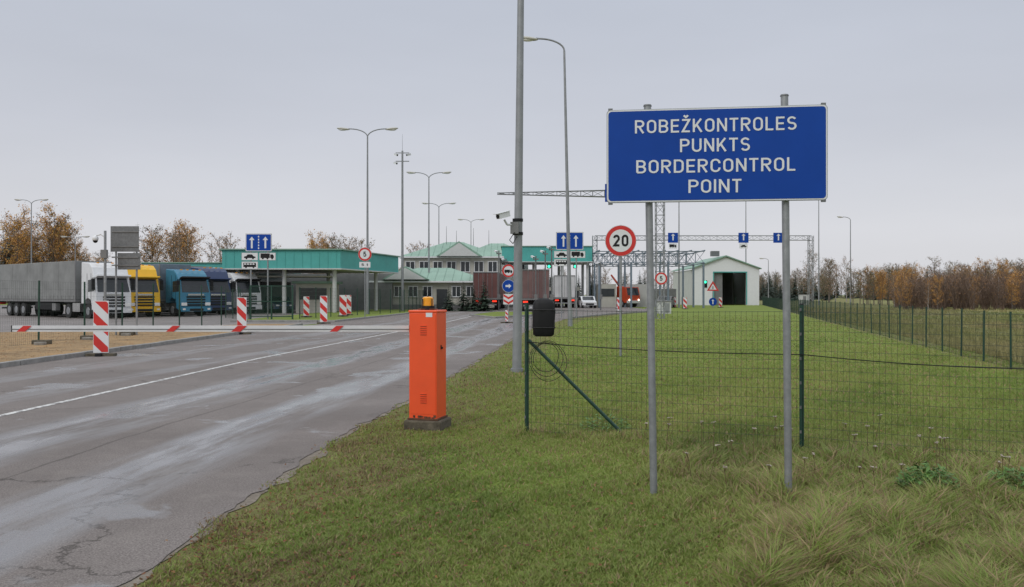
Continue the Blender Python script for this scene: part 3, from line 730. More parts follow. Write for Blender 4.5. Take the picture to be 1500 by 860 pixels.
# ---------------------------------------------------------------- traffic signs
def rsign(name,x,y,z,r,num,post_top=None,rz=0,plate=None,zb=0):
    e=empty(name,(x,y,0),rz); m=MB()
    m.cyl((0,0.05,zb-0.05),(0,0.05,post_top or z+r*0.9),0.035,0.035,'galv',10)
    m.cyl((0,0.0,z),(0,0.02,z),r,r,'galv_dark',36)
    m.disc(0,-0.003,z,r*0.99,'sign_white',40); m.disc(0,-0.007,z,r*0.97,'sign_red',40); m.disc(0,-0.011,z,r*0.72,'sign_white',40)
    if plate: m.box((0,0,z-r-plate[1]/2-0.06),(plate[0],0.02,plate[1]),'sign_white'); 
    m.build('post_and_disc',parent=e)
    w_=r*(0.98 if len(num)==2 else 0.45)
    text(num,e,(0,-0.016,z-r*0.37),w_,r*0.76,'black',0.19,'numeral')
    if plate: text(plate[2],e,(0,-0.014,z-r-plate[1]/2-0.06-plate[1]*0.22),plate[0]*0.6,plate[1]*0.45,'black',0.17,'plate_text')
    return e
rsign('speed_limit_sign',2.83,23.1,3.01,0.405,'20',3.42,R(-4))
rsign('speed_limit_sign',-9.95,60,4.35,0.46,'5',4.8,0,(0.75,0.38,'5 t'))
rsign('speed_limit_sign',10.0,59.5,2.70,0.42,'5',3.1)

def sil(m,kind,x,z,s,y):
    def P(pts): m.poly([(x+a*s,y,z+b*s) for a,b in pts],'black')
    if kind=='car': P([(-.5,.1),(-.48,.24),(-.3,.27),(-.18,.42),(.2,.42),(.33,.26),(.5,.22),(.5,.1)]); ws=(-.28,.28)
    elif kind=='bus': P([(-.6,.1),(-.6,.5),(.56,.5),(.6,.3),(.6,.1)]); ws=(-.35,.35)
    else: P([(-.6,.1),(-.6,.5),(.2,.5),(.2,.1)]); P([(.24,.1),(.24,.42),(.45,.42),(.55,.28),(.55,.1)]); ws=(-.4,.0,.4)
    for wv in ws: m.poly([(x+(wv+.09*math.cos(q*.785))*s,y-.001,z+(.08+.09*math.sin(q*.785))*s) for q in range(8)],'black')
    if kind=='bus':
        for k in range(4): m.poly([(x+a*s,y-.002,z+b*s) for a,b in ((-.52+k*.26,.32),(-.33+k*.26,.32),(-.33+k*.26,.44),(-.52+k*.26,.44))],'sign_white')
def arrow(m,x,z,h,y,wd=0.09,mt='sign_white'):
    m.poly([(x-wd/2,y,z-h/2),(x+wd/2,y,z-h/2),(x+wd/2,y,z+h*.2),(x-wd/2,y,z+h*.2)],mt)
    m.poly([(x-wd*1.5,y,z+h*.2),(x+wd*1.5,y,z+h*.2),(x,y,z+h/2)],mt)
def lane_sign(x,y,ztop,posts,rz=0,W=1.62,H=1.1,zb=0):
    e=empty('lane_sign',(x,y,0),rz); m=MB()
    for px in posts: m.cyl((px,0.06,zb-.05),(px,0.06,ztop),0.045,0.045,'galv',10)
    zc=ztop-H/2
    m.box((0,0,zc),(W,0.03,H),'galv'); m.poly([(a,-0.018,b+zc) for a,b in rrect(W-.03,H-.03,.06)],'sign_white'); m.poly([(a,-0.022,b+zc) for a,b in rrect(W-.1,H-.1,.05)],'sign_blue')
    arrow(m,-.42,zc,H*.66,-0.027,.11); arrow(m,.42,zc,H*.66,-0.027,.11)
    for k in range(5): m.box((0,-0.024,zc-.36+k*.18),(.07,.004,.1),'sign_white')
    z2=ztop-H-.32
    for px,k1,k2 in ((-.55,'car','bus'),(.55,'truck',None)):
        m.box((px,0,z2),(1.02,.03,.48),'galv'); m.box((px,-.018,z2),(.98,.006,.44),'sign_white'); sil(m,k1,px,z2-.17,.72,-.023)
        if k2:
            m.box((px,0,z2-.55),(1.02,.03,.48),'galv'); m.box((px,-.018,z2-.55),(.98,.006,.44),'sign_white'); sil(m,k2,px,z2-.72,.66,-.023)
    m.build('sign',parent=e)
lane_sign(-15.7,55,5.4,(-.5,.55),0)
lane_sign(3.9,60,5.85,(-.55,.45),0,W=1.85,H=1.2)
m=MB()
m.cyl((0.42,0.06,0.1),(0.42,0.06,4.15),0.035,0.035,'galv',10); m.cyl((-0.35,0.06,0.1),(-0.35,0.06,4.15),0.035,0.035,'galv',10)
m.box((0.0,0,3.68),(1.05,0.02,0.95),'galv_dark'); m.box((0.16,0,2.85),(0.85,0.02,0.62),'galv_dark')
for z in (3.95,3.4,3.0,2.7): m.box((0.03,-0.03,z),(1.0,0.03,0.05),'grey')
m.build('traffic_sign',(-14.4,33,0))
m=MB(); m.cyl((0,0.05,0),(0,0.05,3.7),0.04,0.04,'galv',10)
for z,c1,c2 in ((3.25,'sign_red','sign_white'),(2.15,'sign_white','sign_blue')):
    m.cyl((0,0,z),(0,0.02,z),0.47,0.47,'galv_dark',32); m.disc(0,-.003,z,.46,c1); m.disc(0,-.007,z,.34 if c1=='sign_red' else .44,c2)
sil(m,'truck',0,3.08,.5,-.012)
m.poly([(-.22,-.012,2.08),(.02,-.012,2.08),(.02,-.012,1.98),(.2,-.012,2.15),(.02,-.012,2.32),(.02,-.012,2.22),(-.22,-.012,2.22)],'sign_white')
m.box((0,0,1.2),(.75,.02,.75),'sign_white')
for s in (-1,1):
    for k in range(2):
        z=.95+k*.36; m.poly([(0,-.013,z-.12),(s*.36,-.013,z+.1),(s*.36,-.013,z+.26),(0,-.013,z+.04)],'sign_red')
m.build('traffic_sign',(-0.25,64,0.09))
m=MB(); m.cyl((0,.05,0),(0,.05,3.2),.05,.05,'galv',8); z=2.5
m.poly([(-.75,0,z-.4),(.75,0,z-.4),(0,0,z+.85)],'sign_red'); m.poly([(-.45,-.01,z-.24),(.45,-.01,z-.24),(0,-.01,z+.5)],'sign_white'); m.box((0,-.02,z),(.1,.01,.35),'black')
m.cyl((0,0,.75),(0,.02,.75),.5,.5,'sign_blue',24); arrow(m,0,.75,.6,-.01,.12)
m.build('warning_sign',(24.9,110,0))

def guard(x,y,h,w_,zb,rz=0):
    m=MB(); m.box((0,0,h/2+.05),(w_,.03,h-.1),'sign_white')
    stripes(m,-w_/2+.01,.12,w_/2-.01,h-.02,-.019,'sign_red',w_*1.5,1.0,0.5,phase=.2)
    m.box((0,0.05,.04),(.14,.6,.1),'black'); m.box((0,.02,.04),(.7,.28,.09),'mossy'); m.box((0,.03,h*.5),(.05,.04,h),'galv')
    m.build('striped_delineator',(x,y,zb),rz)
guard(-10.65,23,1.45,.38,0.0,R(6)); guard(-10.9,35.8,1.5,.38,0.0); guard(-10.4,49,1.55,.4,0)
guard(-11.8,62,1.5,.5,0.09); guard(-12.2,66,1.5,.5,.09); guard(-13.9,60,1.4,.4,.09)
for i,(x,y) in enumerate(((20.5,112),(21.8,112),(26.3,112),(19.5,100),(10.2,84),(12,100),(-0.3,50))): guard(x,y,1.3 if i<6 else 0.75,.4 if i<6 else .16,0)

# ---------------------------------------------------------------- gantries
def truss(m,p0,p1,w_,h,n,r,mt,taper=1.0):
    p0=Vector(p0);p1=Vector(p1); d=(p1-p0).normalized()
    up=Vector((0,0,1)) if abs(d.z)<.9 else Vector((1,0,0)); s=d.cross(up).normalized(); up=s.cross(d).normalized()
    def C(t,k):
        f=1+(taper-1)*t; a=(-1,1,1,-1)[k]*w_/2*f; b=(-1,-1,1,1)[k]*h/2*f
        return p0+(p1-p0)*t+s*a+up*b
    for k in range(4): m.cyl(C(0,k),C(1,k),r,r,mt,4,False)
    for i in range(n):
        for k in range(4):
            a,b=(i/n,(i+1)/n) if i%2 else ((i+1)/n,i/n)
            m.cyl(C(a,k),C(b,(k+1)%4),r*.6,r*.6,mt,3,False)
            m.cyl(C(i/n,k),C(i/n,(k+1)%4),r*.6,r*.6,mt,3,False)
m=MB(); truss(m,(10.0,60,0),(10.0,60,8.9),.55,.55,14,.03,'galv'); truss(m,(10.3,60,8.45),(-1.0,60,8.45),.5,.62,14,.032,'galv',0.15)
truss(m,(10.3,60,8.45),(18,60,8.45),.5,.62,12,.032,'galv',0.3)
m.box((6.5,59.6,8.45),(.5,.1,1.2),'sign_blue'); m.build('cantilever_gantry')
e=empty('overhead_gantry'); m=MB(); truss(m,(11.2,120,9.3),(40.4,120,9.3),.6,.6,30,.035,'galv'); truss(m,(40.4,120,0),(40.4,120,9.6),.6,.6,14,.04,'galv'); truss(m,(11.2,120,0),(11.2,120,9.6),.6,.6,14,.04,'galv')
for x in (21.7,31.2,35.9):
    m.box((x,119.6,9.3),(1.35,.06,1.35),'sign_blue'); arrow(m,x,9.4,.9,119.55,.18)
    if x<33: m.box((x,119.6,8.2),(1.1,.06,.7),'sign_white'); sil(m,'truck' if x<30 else 'car',x,8.0,.8,119.56)
m.build('truss',parent=e)

# ---------------------------------------------------------------- buildings
def window(m,x,y,z,w_,h,n=2):
    m.box((x,y+.02,z),(w_,.08,h),'glass')
    m.box((x,y-.03,z+h/2+.04),(w_+.16,.1,.08),'sign_white'); m.box((x,y-.03,z-h/2-.04),(w_+.2,.14,.08),'sign_white')
    for i in range(n+1): m.box((x-w_/2+w_*i/n,y-.03,z),(.07,.09,h),'sign_white')
def hip(m,x0,x1,y0,y1,z0,z1,inset,mt,ov=.5,th=.16):
    x0-=ov;x1+=ov;y0-=ov;y1+=ov; ym=(y0+y1)/2
    vs=[(x0,y0,z0),(x1,y0,z0),(x1,y1,z0),(x0,y1,z0),(x0+inset,ym,z1),(x1-inset,ym,z1)]
    m.add(vs,[(0,1,5,4),(1,2,5),(2,3,4,5),(3,0,4)],mt)
    m.box(((x0+x1)/2,(y0+y1)/2,z0-th/2-.003),(x1-x0,y1-y0,th),'sign_white')
    k=x0+.6
    while k<x1-.4:
        t=min(1,(k-x0)/inset,(x1-k)/inset); m.cyl((k,y0,z0+.02),(k,y0+(ym-y0)*t,z0+(z1-z0)*t+.02),.03,.03,mt,4,False); k+=.9
e=empty('customs_office_building'); m=MB(); m.box((-7.5,116,3.15),(12,12,6.3),'cream'); m.box((-7.5,109.97,3.4),(12.02,.05,.5),'teal'); m.build('walls',parent=e)
m=MB(); hip(m,-13.5,-1.5,110,122,6.35,8.5,5.4,'teal_roof'); m.prism([(-9.3,6.4),(-3.7,6.4),(-6.5,8.2)],'y',108.9,113,'teal_roof'); m.prism([(-8.9,6.38),(-4.1,6.38),(-6.5,8.0)],'y',108.85,108.89,'offwhite'); m.build('roof',parent=e)
m=MB()
for i in range(7): window(m,-12.6+i*1.7,109.97,5.1,1.1,1.2)
for i in range(7): window(m,-12.6+i*1.7,109.97,2.1,1.1,1.3)
m.build('windows',parent=e)
m=MB()
for x in (-8.5,-7.2,-5,-3): m.cyl((x,115,8),(x,115,8+rnd.uniform(1.5,3)),.04,.02,'galv_dark',5)
m.build('antennas',parent=e)
e=empty('control_building'); m=MB(); m.box((-2.2,131,3.6),(9,10,7.2),'offwhite'); m.build('walls',parent=e); m=MB(); hip(m,-6.7,2.3,126,136,7.25,9.2,4,'teal_roof'); m.build('roof',parent=e)
m=MB(); [window(m,-5.6+i*1.7,125.97,5.8,1.2,1.2) for i in range(5)]; m.build('windows',parent=e)
e=empty('inspection_annex_building'); m=MB(); m.box((-8.5,97,1.5),(11.4,9,3.0),'cream'); m.box((-8.5,92.47,.3),(11.42,.05,.6),'grey'); m.build('walls',parent=e)
m=MB(); hip(m,-14.2,-2.8,92.5,101.5,3.05,4.55,4.6,'teal_roof',.7); m.prism([(-13.4,3.2),(-8.6,3.2),(-11.0,4.55)],'y',91.5,96,'teal_roof'); m.prism([(-13.1,3.2),(-8.9,3.2),(-11.0,4.4)],'y',91.44,91.49,'offwhite')
m.build('roof',parent=e)
m=MB(); [window(m,-13.3+i*1.5,92.45,1.95,.9,1.0) for i in range(8) if i!=4]; m.box((-7.3,92.42,1.15),(1.1,.04,2.1),'glass'); m.build('windows_and_door',parent=e)
e=empty('inspection_canopy'); fp=[(-24.5,75),(-14.5,75),(-11.4,89),(-28,89)]
m=MB(); m.prism(fp,'z',3.85,5.4,'teal'); m.prism([(-24.7,74.8),(-14.35,74.8),(-11.2,89.2),(-28.2,89.2)],'z',5.403,5.5,'teal_roof'); m.prism([(-24.6,74.9),(-14.4,74.9),(-11.3,89.1),(-28.1,89.1)],'z',3.75,3.847,'offwhite')
for k in range(14): 
    m.box((-24.2+k*.72,74.985,4.6),(.03,.03,1.5),'teal')
m.build('roof',parent=e)
m=MB()
for x,y in ((-23.5,76),(-19.5,76),(-15.2,76),(-13.2,86),(-18,87),(-25,87)): m.cyl((x,y,0),(x,y,3.75),.18,.18,'offwhite',10)
m.build('columns',parent=e)
m=MB(); m.box((-17.5,80,1.3),(3,4,2.6),'cream'); m.box((-17.5,77.97,1.7),(2.4,.05,1.0),'glass'); m.box((-17.5,80,2.7),(3.6,4.6,.2),'teal_roof'); m.box((-19.9,92,1.9),(15,.3,3.8),'grey'); m.box((-22,82,1.4),(2.4,3,2.8),'grey')
m.box((-20.3,78.5,3.2),(9,3,.12),'cream')
m.build('booths',parent=e)
e=empty('passenger_canopy'); m=MB(); m.box((-31,96,4.4),(14,10,.9),'teal'); m.box((-31,96,4.9),(14.3,10.3,.09),'teal_roof'); m.box((-31,101.5,1.9),(14,.2,3.9),'dark')
for x in (-37,-33,-29,-25): m.cyl((x,92,0),(x,92,3.95),.15,.15,'offwhite',8)
m.build('roof_and_columns',parent=e)
e=empty('checkpoint_canopy'); m=MB(); m.box((4.5,119,6.85),(11.6,10,1.9),'teal'); m.box((4.5,119,7.86),(11.9,10.3,.1),'teal_roof'); m.box((4.5,119,5.85),(11.8,10.2,.09),'offwhite'); m.build('roof',parent=e)
m=MB()
for x in (-.8,3,6.5,9.8):
    m.cyl((x,115,0),(x,115,5.8),.2,.2,'offwhite',10); m.cyl((x,123,0),(x,123,5.8),.2,.2,'offwhite',10)
for x in (1.1,4.8,8.2): m.box((x,117,1.3),(1.2,3,2.6),'cream'); m.box((x,115.47,1.7),(1,.05,.9),'glass'); m.box((x,115.2,5.3),(.5,.2,.5),'black'); m.disc(x,115.08,5.3,.18,'go_lit',12)
m.build('columns_and_booths',parent=e)
e=empty('steel_frame_canopy'); m=MB()
for y in (108,114,120.9):
    truss(m,(10.5,y,6.2),(23.4,y,6.2),.25,1.4,12,.05,'steel_blue')
    for x in (10.6,14.5,19,23.3): m.box((x,y,2.8),(.22,.22,5.6),'steel_blue')
for x in np.arange(10.6,23.5,1.6): m.box((x,114.4,7.0),(.12,13.5,.12),'steel_blue'); m.box((x,114.4,5.45),(.08,13.5,.08),'steel_blue')
m.build('frame',parent=e)
m=MB(); m.box((12.3,116,1.5),(2.2,4,3),'cream'); m.box((12.3,113.97,1.9),(1.7,.05,1.0),'glass'); m.box((16.3,118,1.5),(3,3,3),'offwhite'); m.box((20.5,119,1.2),(2.5,3,2.4),'grey'); m.build('booths',parent=e)
e=empty('inspection_shed'); X0,X1=28.0,38.4; m=MB(); y0=138
m.box((29.7,y0,2.6),(3.4,.25,5.2),'sign_white'); m.box((37.4,y0,2.6),(2.0,.25,5.2),'sign_white')
m.prism([(X0,5.203),(X1,5.203),(X1,5.7),(33.2,7.5),(X0,5.7)],'y',y0-.125,y0+.125,'sign_white')
m.box((X0,y0+8,2.7),(.2,15.6,5.6),'offwhite'); m.box((X1,y0+8,2.7),(.2,15.6,5.6),'offwhite'); m.box((33.2,y0+16,2.7),(10.4,.2,5.6),'grey')
m.build('walls',parent=e)
m=MB(); m.prism([(X0-.3,5.6),(33.2,7.55),(X1+.3,5.6),(X1+.3,5.75),(33.2,7.75),(X0-.3,5.75)],'y',y0-.5,y0+16.3,'teal_roof'); m.box((32,y0+2,8.1),(1.2,1.2,.8),'galv_dark'); m.build('roof',parent=e)
m=MB(); m.box((33.9,y0-.14,5.15),(5.3,.06,.15),'teal'); m.box((31.3,y0-.14,2.6),(.15,.06,5.0),'teal'); m.box((36.45,y0-.14,2.6),(.15,.06,5.0),'teal'); m.box((32.1,y0+.4,2.6),(1.4,.1,5.1),'grey'); m.box((30,y0-.16,3.3),(.6,.1,1.1),'black'); m.disc(30,y0-.23,3.6,.2,'go_lit',12)
m.build('door_frame',parent=e)
m=MB(); m.box((0,0,.5),(1.1,1,1.0),'offwhite'); m.box((0,0,1.05),(1.2,1.1,.1),'grey'); m.box((0.2,-.52,.5),(.4,.03,.8),'galv'); m.build('equipment_cabinet',(13.0,76,0),0,bevel=.02)
m=MB(); m.box((0,0,.8),(1.3,1,1.6),'offwhite'); m.box((0,0,1.65),(1.4,1.1,.1),'grey'); m.box((0,-.52,.8),(.5,.03,1.2),'grey'); m.build('equipment_cabinet',(46,140,0),0,bevel=.02)

# ---------------------------------------------------------------- trucks
def wheel(m,x,y,r=.5,w_=.3):
    m.cyl((x-w_/2,y,r),(x+w_/2,y,r),r,r,'rubber',18)
    s=1 if x>0 else -1; m.cyl((x+s*w_/2,y,r),(x+s*(w_/2+.015),y,r),r*.55,r*.5,'galv',12)
def truck(x,y,rz,cab,tarp,trailer=True,style=0,lit=False,tl=13.4):
    e=empty('semi_trailer_truck',(x,y,0),rz); m=MB()
    hi=3.75 if style==0 else 3.45
    prof=[(.06,.5),(0,1.0),(.04,1.75),(.34,2.78),(.62,hi-.3),(1.0,hi),(2.15,hi+.08),(2.2,1.0),(1.75,1.0),(1.62,1.25),(1.2,1.38),(.8,1.25),(.68,.9),(.66,.5)]
    m.prism(prof,'x',-1.22,1.22,cab); m.build('cab',parent=e,bevel=.05)
    m=MB(); m.poly([(-1.1,.025,1.8),(1.1,.025,1.8),(1.02,.31,2.74),(-1.02,.31,2.74)],'glass')
    m.box((0,.12,2.86),(2.3,.4,.10),'black' if style else cab,Matrix.Rotation(R(-18),3,'X'))
    for z in (.85,1.05,1.25,1.45): m.box((0,-.012,z),(1.5,.03,.11),'black')
    m.box((0,-.005,1.62),(1.3,.03,.12),'chrome'); m.box((0,-.03,.55),(2.4,.14,.34),cab if style!=2 else 'grey'); m.box((0,-.105,.5),(1.1,.02,.18),'black')
    for s in (-1,1):
        m.box((s*.95,-.02,.92),(.42,.05,.22),'lens'); m.box((s*1.0,-.106,.55),(.22,.02,.12),'lens')
        m.poly([(s*1.232,.25,1.85),(s*1.232,1.15,1.8),(s*1.232,1.15,2.6),(s*1.232,.45,2.65)],'glass')
        m.box((s*1.36,.1,2.3),(.2,.12,.75),'black'); m.box((s*1.3,.15,2.72),(.25,.05,.05),'black')
        m.box((s*1.228,.72,2.1),(.012,.02,1.9),'black'); m.box((s*1.228,1.3,2.1),(.012,.02,1.9),'black')
        m.box((s*1.05,2.75,.75),(.5,1.1,.6),'chrome'); m.box((s*1.1,.7,.45),(.25,.5,.3),'black')
        wheel(m,s*1.05,1.2,.5); wheel(m,s*1.0,4.1,.5,.5); m.box((s*1.0,4.1,1.1),(.5,1.3,.06),'black')
        m.box((s*.9,2.25,2.4),(.25,.3,2.3),cab)
    for k in range(4): m.box((-.75+k*.5,.75,hi+.02),(.14,.1,.07),'amber')
    m.box((0,3.2,.85),(.9,5.0,.3),'black')
    m.build('cab_details_and_wheels',parent=e)
    if trailer:
        m=MB(); y0=2.95; y1=y0+tl; m.box((0,(y0+y1)/2,2.62),(2.5,tl,2.66),tarp)
        m.build('trailer_body',parent=e,bevel=.03)
        m=MB(); m.box((0,(y0+y1)/2,1.2),(2.53,tl+.02,.16),'grey')
        for s in (-1,1):
            k=y0+.35
            while k<y1: m.box((s*1.256,k,1.42),(.012,.05,.3),'grey'); k+=.62
            for q in range(1,5): m.box((s*1.253,y0+tl*q/5,2.62),(.012,.05,2.6),tarp)
            m.box((s*1.2,y0+5,.8),(.05,3.2,.5),'black'); m.box((s*1.2,y0+3.2,.75),(.3,.6,.5),'grey')
            for q in (y1-4.6,y1-3.3,y1-2.0): wheel(m,s*1.03,q,.5,.4)
            m.box((s*1.25,y0+.06,2.6),(.05,.14,2.7),'grey'); m.box((s*1.25,y1-.06,2.6),(.05,.14,2.7),'grey')
            m.box((s*.95,y1+.02,.95),(.45,.06,.16),'tail_lit' if lit else 'sign_red'); m.cyl((s*.7,y1+.03,1.3),(s*.7,y1+.03,3.9),.02,.02,'galv',6); m.cyl((s*.25,y1+.03,1.3),(s*.25,y1+.03,3.9),.02,.02,'galv',6)
        m.box((0,y1+.012,2.6),(.03,.02,2.5),'black'); m.box((0,y1-.3,.6),(2.3,.1,.14),'galv'); m.box((0,y1-3.3,.95),(1.0,5,.3),'black'); m.box((0,y1+.02,3.93),(2.5,.05,.1),'grey')
        m.build('trailer_chassis',parent=e)
    return e
A=R(50)
truck(-26.9,60,A,'cab_white','tarp',style=0)
truck(-26.5,64,A,'cab_yellow','tarp_white',style=0)
truck(-23.5,66,A,'cab_blue','steel_blue',style=1)
truck(-23.5,71,A,'cab_navy','tarp',style=0)
truck(-22.2,75,A,'cab_white','tarp_white',style=1)
truck(-30,110,R(20),'cab_white','tarp_white',style=1)
truck(2.2,99,R(180),'cab_white','maroon2',lit=True)
truck(-1.9,108,R(177),'cab_white','maroon',lit=True)
truck(6.4,124,R(180),'cab_white','tarp_white',lit=True)
truck(-17.2,97,R(10),'cab_white','tarp',style=1,tl=8)
e=empty('crane_truck',(15.6,114,0),R(35)); m=MB(); m.prism([(0,.6),(0,1.5),(.3,2.6),(1.9,2.6),(1.9,.6)],'x',-1.15,1.15,'orange_dark'); m.poly([(-1,.0-.02,1.55),(1,-.02,1.55),(.95,.26,2.5),(-.95,.26,2.5)],'glass')
m.box((0,4.5,1.1),(2.3,5.2,.4),'grey'); m.box((0,2.5,1.9),(.7,.7,1.6),'orange'); m.box((0,-.05,.7),(2.3,.12,.35),'offwhite')
m.cyl((0,2.5,2.6),(-.6,3.6,4.2),.16,.12,'maroon2',8); m.cyl((-.6,3.6,4.2),(-.9,2.2,3.2),.1,.08,'orange_dark',8)
for yy in (1,4.5,5.9):
    for s in (-1,1): wheel(m,s*1.0,yy,.48)
for s in (-1,1): m.disc(s*.8,-.12,.95,.13,'head_lit',12)
m.build('body',parent=e,bevel=.02)
def car(x,y,rz,paint):
    m=MB(); m.prism([(0,.35),(0,.75),(.9,.92),(1.6,1.42),(3.1,1.45),(3.8,1.0),(4.3,.95),(4.35,.35)],'x',-.85,.85,paint)
    for s in (-1,1):
        m.poly([(s*.856,1.1,.95),(s*.856,3.6,1.0),(s*.856,3.0,1.38),(s*.856,1.7,1.36)],'glass'); wheel(m,s*.78,.85,.32,.2); wheel(m,s*.78,3.5,.32,.2)
        m.box((s*.6,-.01,.68),(.3,.04,.13),'lens'); m.box((s*.65,4.35,.8),(.25,.04,.14),'sign_red')
    m.poly([(-.72,.95,.96),(.72,.95,.96),(.66,1.55,1.4),(-.66,1.55,1.4)],'glass'); m.box((0,-.01,.5),(1,.04,.2),'black')
    m.build('parked_car',(x,y,0),rz,bevel=.03)
car(9.3,106,R(5),'cab_white'); car(18.5,109,R(-20),'grey'); car(-20,78,R(30),'cab_navy')

# ---------------------------------------------------------------- trees
def tree_var(kind,h,seed):
    r=random.Random(seed); V=[];T=[];M=[]
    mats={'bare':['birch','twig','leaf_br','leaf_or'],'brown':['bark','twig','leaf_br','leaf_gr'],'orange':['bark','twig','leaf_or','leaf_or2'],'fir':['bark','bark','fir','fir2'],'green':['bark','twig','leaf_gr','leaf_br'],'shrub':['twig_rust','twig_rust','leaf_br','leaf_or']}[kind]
    def tri(a,b,c,m): o=len(V); V.extend([a,b,c]); T.append((o,o+1,o+2)); M.append(m)
    def cone(p,q,r0,r1,m,n=5):
        a=(q-p).normalized(); t=Vector((1,0,0)) if abs(a.x)<.8 else Vector((0,1,0)); u=a.cross(t).normalized(); w_=a.cross(u)
        for i in range(n):
            c0=math.cos(6.283*i/n);s0=math.sin(6.283*i/n);c1=math.cos(6.283*(i+1)/n);s1=math.sin(6.283*(i+1)/n)
            A_=p+(u*c0+w_*s0)*r0;B_=p+(u*c1+w_*s1)*r0;C_=q+(u*c1+w_*s1)*r1;D_=q+(u*c0+w_*s0)*r1
            tri(A_,B_,C_,m); tri(A_,C_,D_,m)
    def out(): return np.array([list(v) for v in V]),np.array(T),np.array(M),mats
    if kind=='shrub':
        for i in range(11):
            q=r.uniform(0,6.283); b0=Vector((r.gauss(0,.05)*h,r.gauss(0,.05)*h,0)); tp=b0+Vector((math.cos(q)*h*r.uniform(.05,.35),math.sin(q)*h*r.uniform(.05,.35),h*r.uniform(.65,1.0)))
            cone(b0,tp,h*.009,h*.002,0,3)
            for k in range(34):
                s_=b0+(tp-b0)*r.uniform(.12,1); f=s_+Vector((r.gauss(0,.1),r.gauss(0,.1),abs(r.gauss(.1,.09))))*h; w_=Vector((r.uniform(-1,1),r.uniform(-1,1),0))*.005*h; tri(s_-w_,s_+w_,f,1)
                if r.random()<.35:
                    c=f; a=Vector((r.uniform(-1,1),r.uniform(-1,1),r.uniform(-1,1)))*h*.014; b=Vector((r.uniform(-1,1),r.uniform(-1,1),r.uniform(-1,1)))*h*.014; tri(c-a,c+a,c+b,2 if r.random()<.8 else 3)
        return out()
    top=Vector((r.uniform(-.03,.03)*h,r.uniform(-.03,.03)*h,h)); cone(Vector((0,0,0)),top,h*.014,h*.002,0)
    if kind=='fir':
        lv=int(14+h); 
        for j in range(lv):
            t=j/lv; z=h*(.06+.93*t); R_=h*.24*(1-t)**.85+.05
            nb=int(9+8*(1-t))
            for i in range(nb):
                q=r.uniform(0,6.283); L_=R_*r.uniform(.65,1.15); c=Vector((math.cos(q),math.sin(q),0)); s_=Vector((-math.sin(q),math.cos(q),0))
                for k in range(3):
                    t0=k/3; p=c*(L_*t0)+Vector((0,0,z-L_*.25*t0)); e_=c*(L_*(t0+.45))+Vector((0,0,z-L_*.35*(t0+.4)+r.uniform(-.05,.05)*L_)); w_=L_*.22*(1.1-t0*.5)
                    tri(p+s_*w_,p-s_*w_,e_,2 if r.random()<.65 else 3)
        return out()
    nl={'bare':26,'brown':24,'orange':24,'green':24}[kind]; wide={'bare':.2,'brown':.24,'orange':.26,'green':.28}[kind]
    for i in range(nl):
        t=.15+.8*i/nl; z=h*t; env=math.sqrt(max(.05,1-((t-.5)/.55)**2)); q=i*2.4+r.uniform(-.5,.5)
        L_=h*wide*env*r.uniform(.5,1.2)
        p=Vector((top.x*t,top.y*t,z)); d=Vector((math.cos(q),math.sin(q),r.uniform(.6,1.4))).normalized(); e_=p+d*L_; cone(p,e_,h*.005*(1.2-t),h*.0012,1 if kind!='bare' else 0,3)
        nt_={'bare':34,'brown':28,'orange':18,'green':12}[kind]
        for k in range(nt_):
            s_=p+(e_-p)*r.uniform(.25,1); dd=(d*.7+Vector((r.gauss(0,.6),r.gauss(0,.6),r.gauss(.1,.5)))).normalized(); l=L_*r.uniform(.2,.6); f=s_+dd*l
            w_=Vector((r.uniform(-1,1),r.uniform(-1,1),0))*.0026*h; tri(s_-w_,s_+w_,f,1)
            nlf={'bare':1 if r.random()<.6 else 0,'brown':2,'orange':6,'green':6}[kind]
            for _ in range(nlf):
                c=s_+(f-s_)*r.uniform(.2,1)+Vector((r.gauss(0,1),r.gauss(0,1),r.gauss(0,1)))*.016*h; sz=h*r.uniform(.007,.015)
                a=Vector((r.uniform(-1,1),r.uniform(-1,1),r.uniform(-1,1)))*sz; b=Vector((r.uniform(-1,1),r.uniform(-1,1),r.uniform(-1,1)))*sz
                mm=2 if r.random()<.6 else 3; tri(c-a,c+a,c+b,mm)
    return out()
VAR={k:[tree_var(k,10,s) for s in range(5)] for k in ('bare','brown','orange','fir','green','shrub')}
def forest(name,items):
    names=[];Vs=[];Ts=[];Ms=[];off=0
    for kind,x,y,h in items:
        v,t,mi,mn=rnd.choice(VAR[kind]); 
        for q in mn:
            if q not in names: names.append(q)
        lut=np.array([names.index(q) for q in mn]); a=rnd.uniform(0,6.28); s=h/10; sw=s*rnd.uniform(.85,1.25)
        R_=np.array([[math.cos(a),-math.sin(a),0],[math.sin(a),math.cos(a),0],[0,0,1]]); vv=(v@R_.T)*np.array([sw,sw,s])+np.array([x,y,0])
        Vs.append(vv);Ts.append(t+off);Ms.append(lut[mi]);off+=len(v)
    return np_mesh(name,np.concatenate(Vs),np.concatenate(Ts),np.concatenate(Ms),names)
U_=rnd.uniform
items=[]
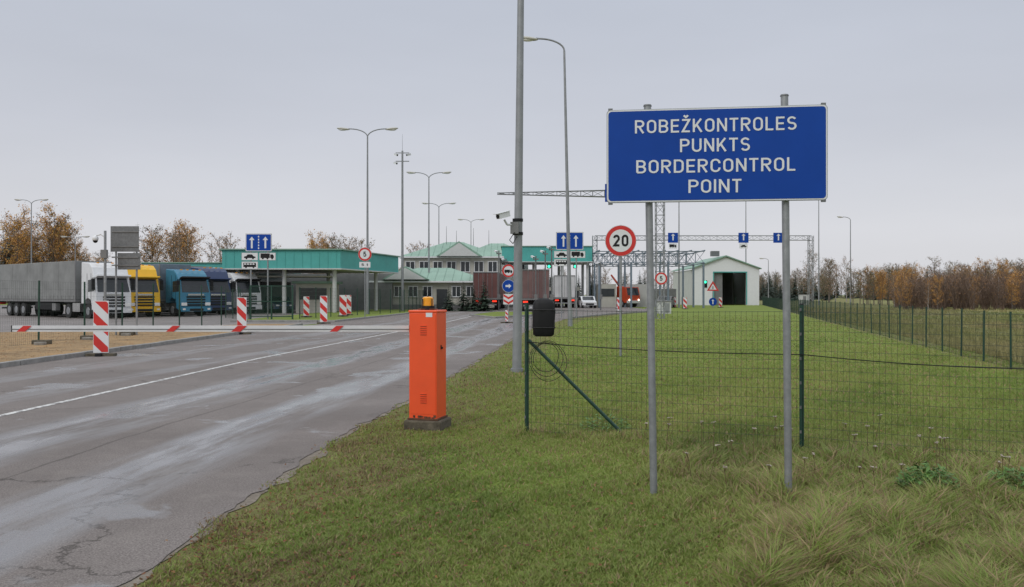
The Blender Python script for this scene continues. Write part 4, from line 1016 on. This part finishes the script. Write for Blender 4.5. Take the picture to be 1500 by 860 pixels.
for i in range(80): 
    y=U_(165,215); f=U_(0.46,0.68); items.append((rnd.choice(['bare','brown','orange','brown','orange','orange','bare']),-y*f,y,U_(12,18)-(7 if f<.49 else 0)-(2 if f>.56 else 0)))
for i in range(26): y=U_(160,200); items.append(('fir',-y*U_(.53,.68),y,U_(9,16)))
for i in range(60): y=U_(165,185); items.append(('shrub',-y*U_(.44,.66),y,U_(5,8)))
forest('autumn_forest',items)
items=[]
for lo,hi,n,h0,h1,ks in ((.36,.425,13,13,17.5,['bare','brown','orange']),(.31,.345,5,12,16.5,['bare']),(.27,.30,4,13,14,['bare','orange']),(.215,.23,3,14,15.5,['orange']),(.16,.21,10,12,16,['bare','brown']),(.09,.11,3,11,14,['bare'])):
    for i in range(n): y=U_(190,215); items.append((rnd.choice(ks),-y*U_(lo,hi),y,U_(h0,h1)))
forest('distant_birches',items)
items=[]
for i in range(70): y=U_(240,330); items.append((rnd.choice(['fir','fir','brown','green']),y*U_(.27,.36),y,U_(5.5,8.5)))
for i in range(7): y=U_(185,205); items.append((rnd.choice(['bare','brown']),y*U_(.335,.38),y,U_(8,11)))
for i in range(24): y=U_(135,160); items.append((rnd.choice(['orange','orange','orange','green','brown']),y*U_(.38,.46),y,U_(4,6.4)))
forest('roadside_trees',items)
items=[]
for i in range(460): y=U_(93,140); items.append((rnd.choice(['shrub']*7+['orange','bare']),y*U_(.43,.75),y,U_(2.6,4.9)))
forest('field_scrub',items)
items=[]
for i in range(230): y=U_(240,340); items.append((rnd.choice(['fir','fir','brown','green','orange']),y*U_(.40,.75),y,U_(8,12)))
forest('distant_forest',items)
items=[]
for i in range(260): 
    y=U_(380,450); items.append((rnd.choice(['fir','brown','green','fir']),y*U_(-.75,.45),y,U_(9,14)))
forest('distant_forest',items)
for x,y,h in ((-6.1,86,2.6),(-4.7,86.5,3.1),(-3.7,85.5,2.7),(-2.7,86,3.4)):
    v,t,mi,mn=VAR['fir'][rnd.randrange(4)]; s=h/10
    np_mesh('spruce_tree',v*np.array([s*1.5,s*1.5,s])+np.array([x,y,0.0]),t,mi,['bark','bark','spruce_dark','spruce_light'])
print('done', len(bpy.data.objects))
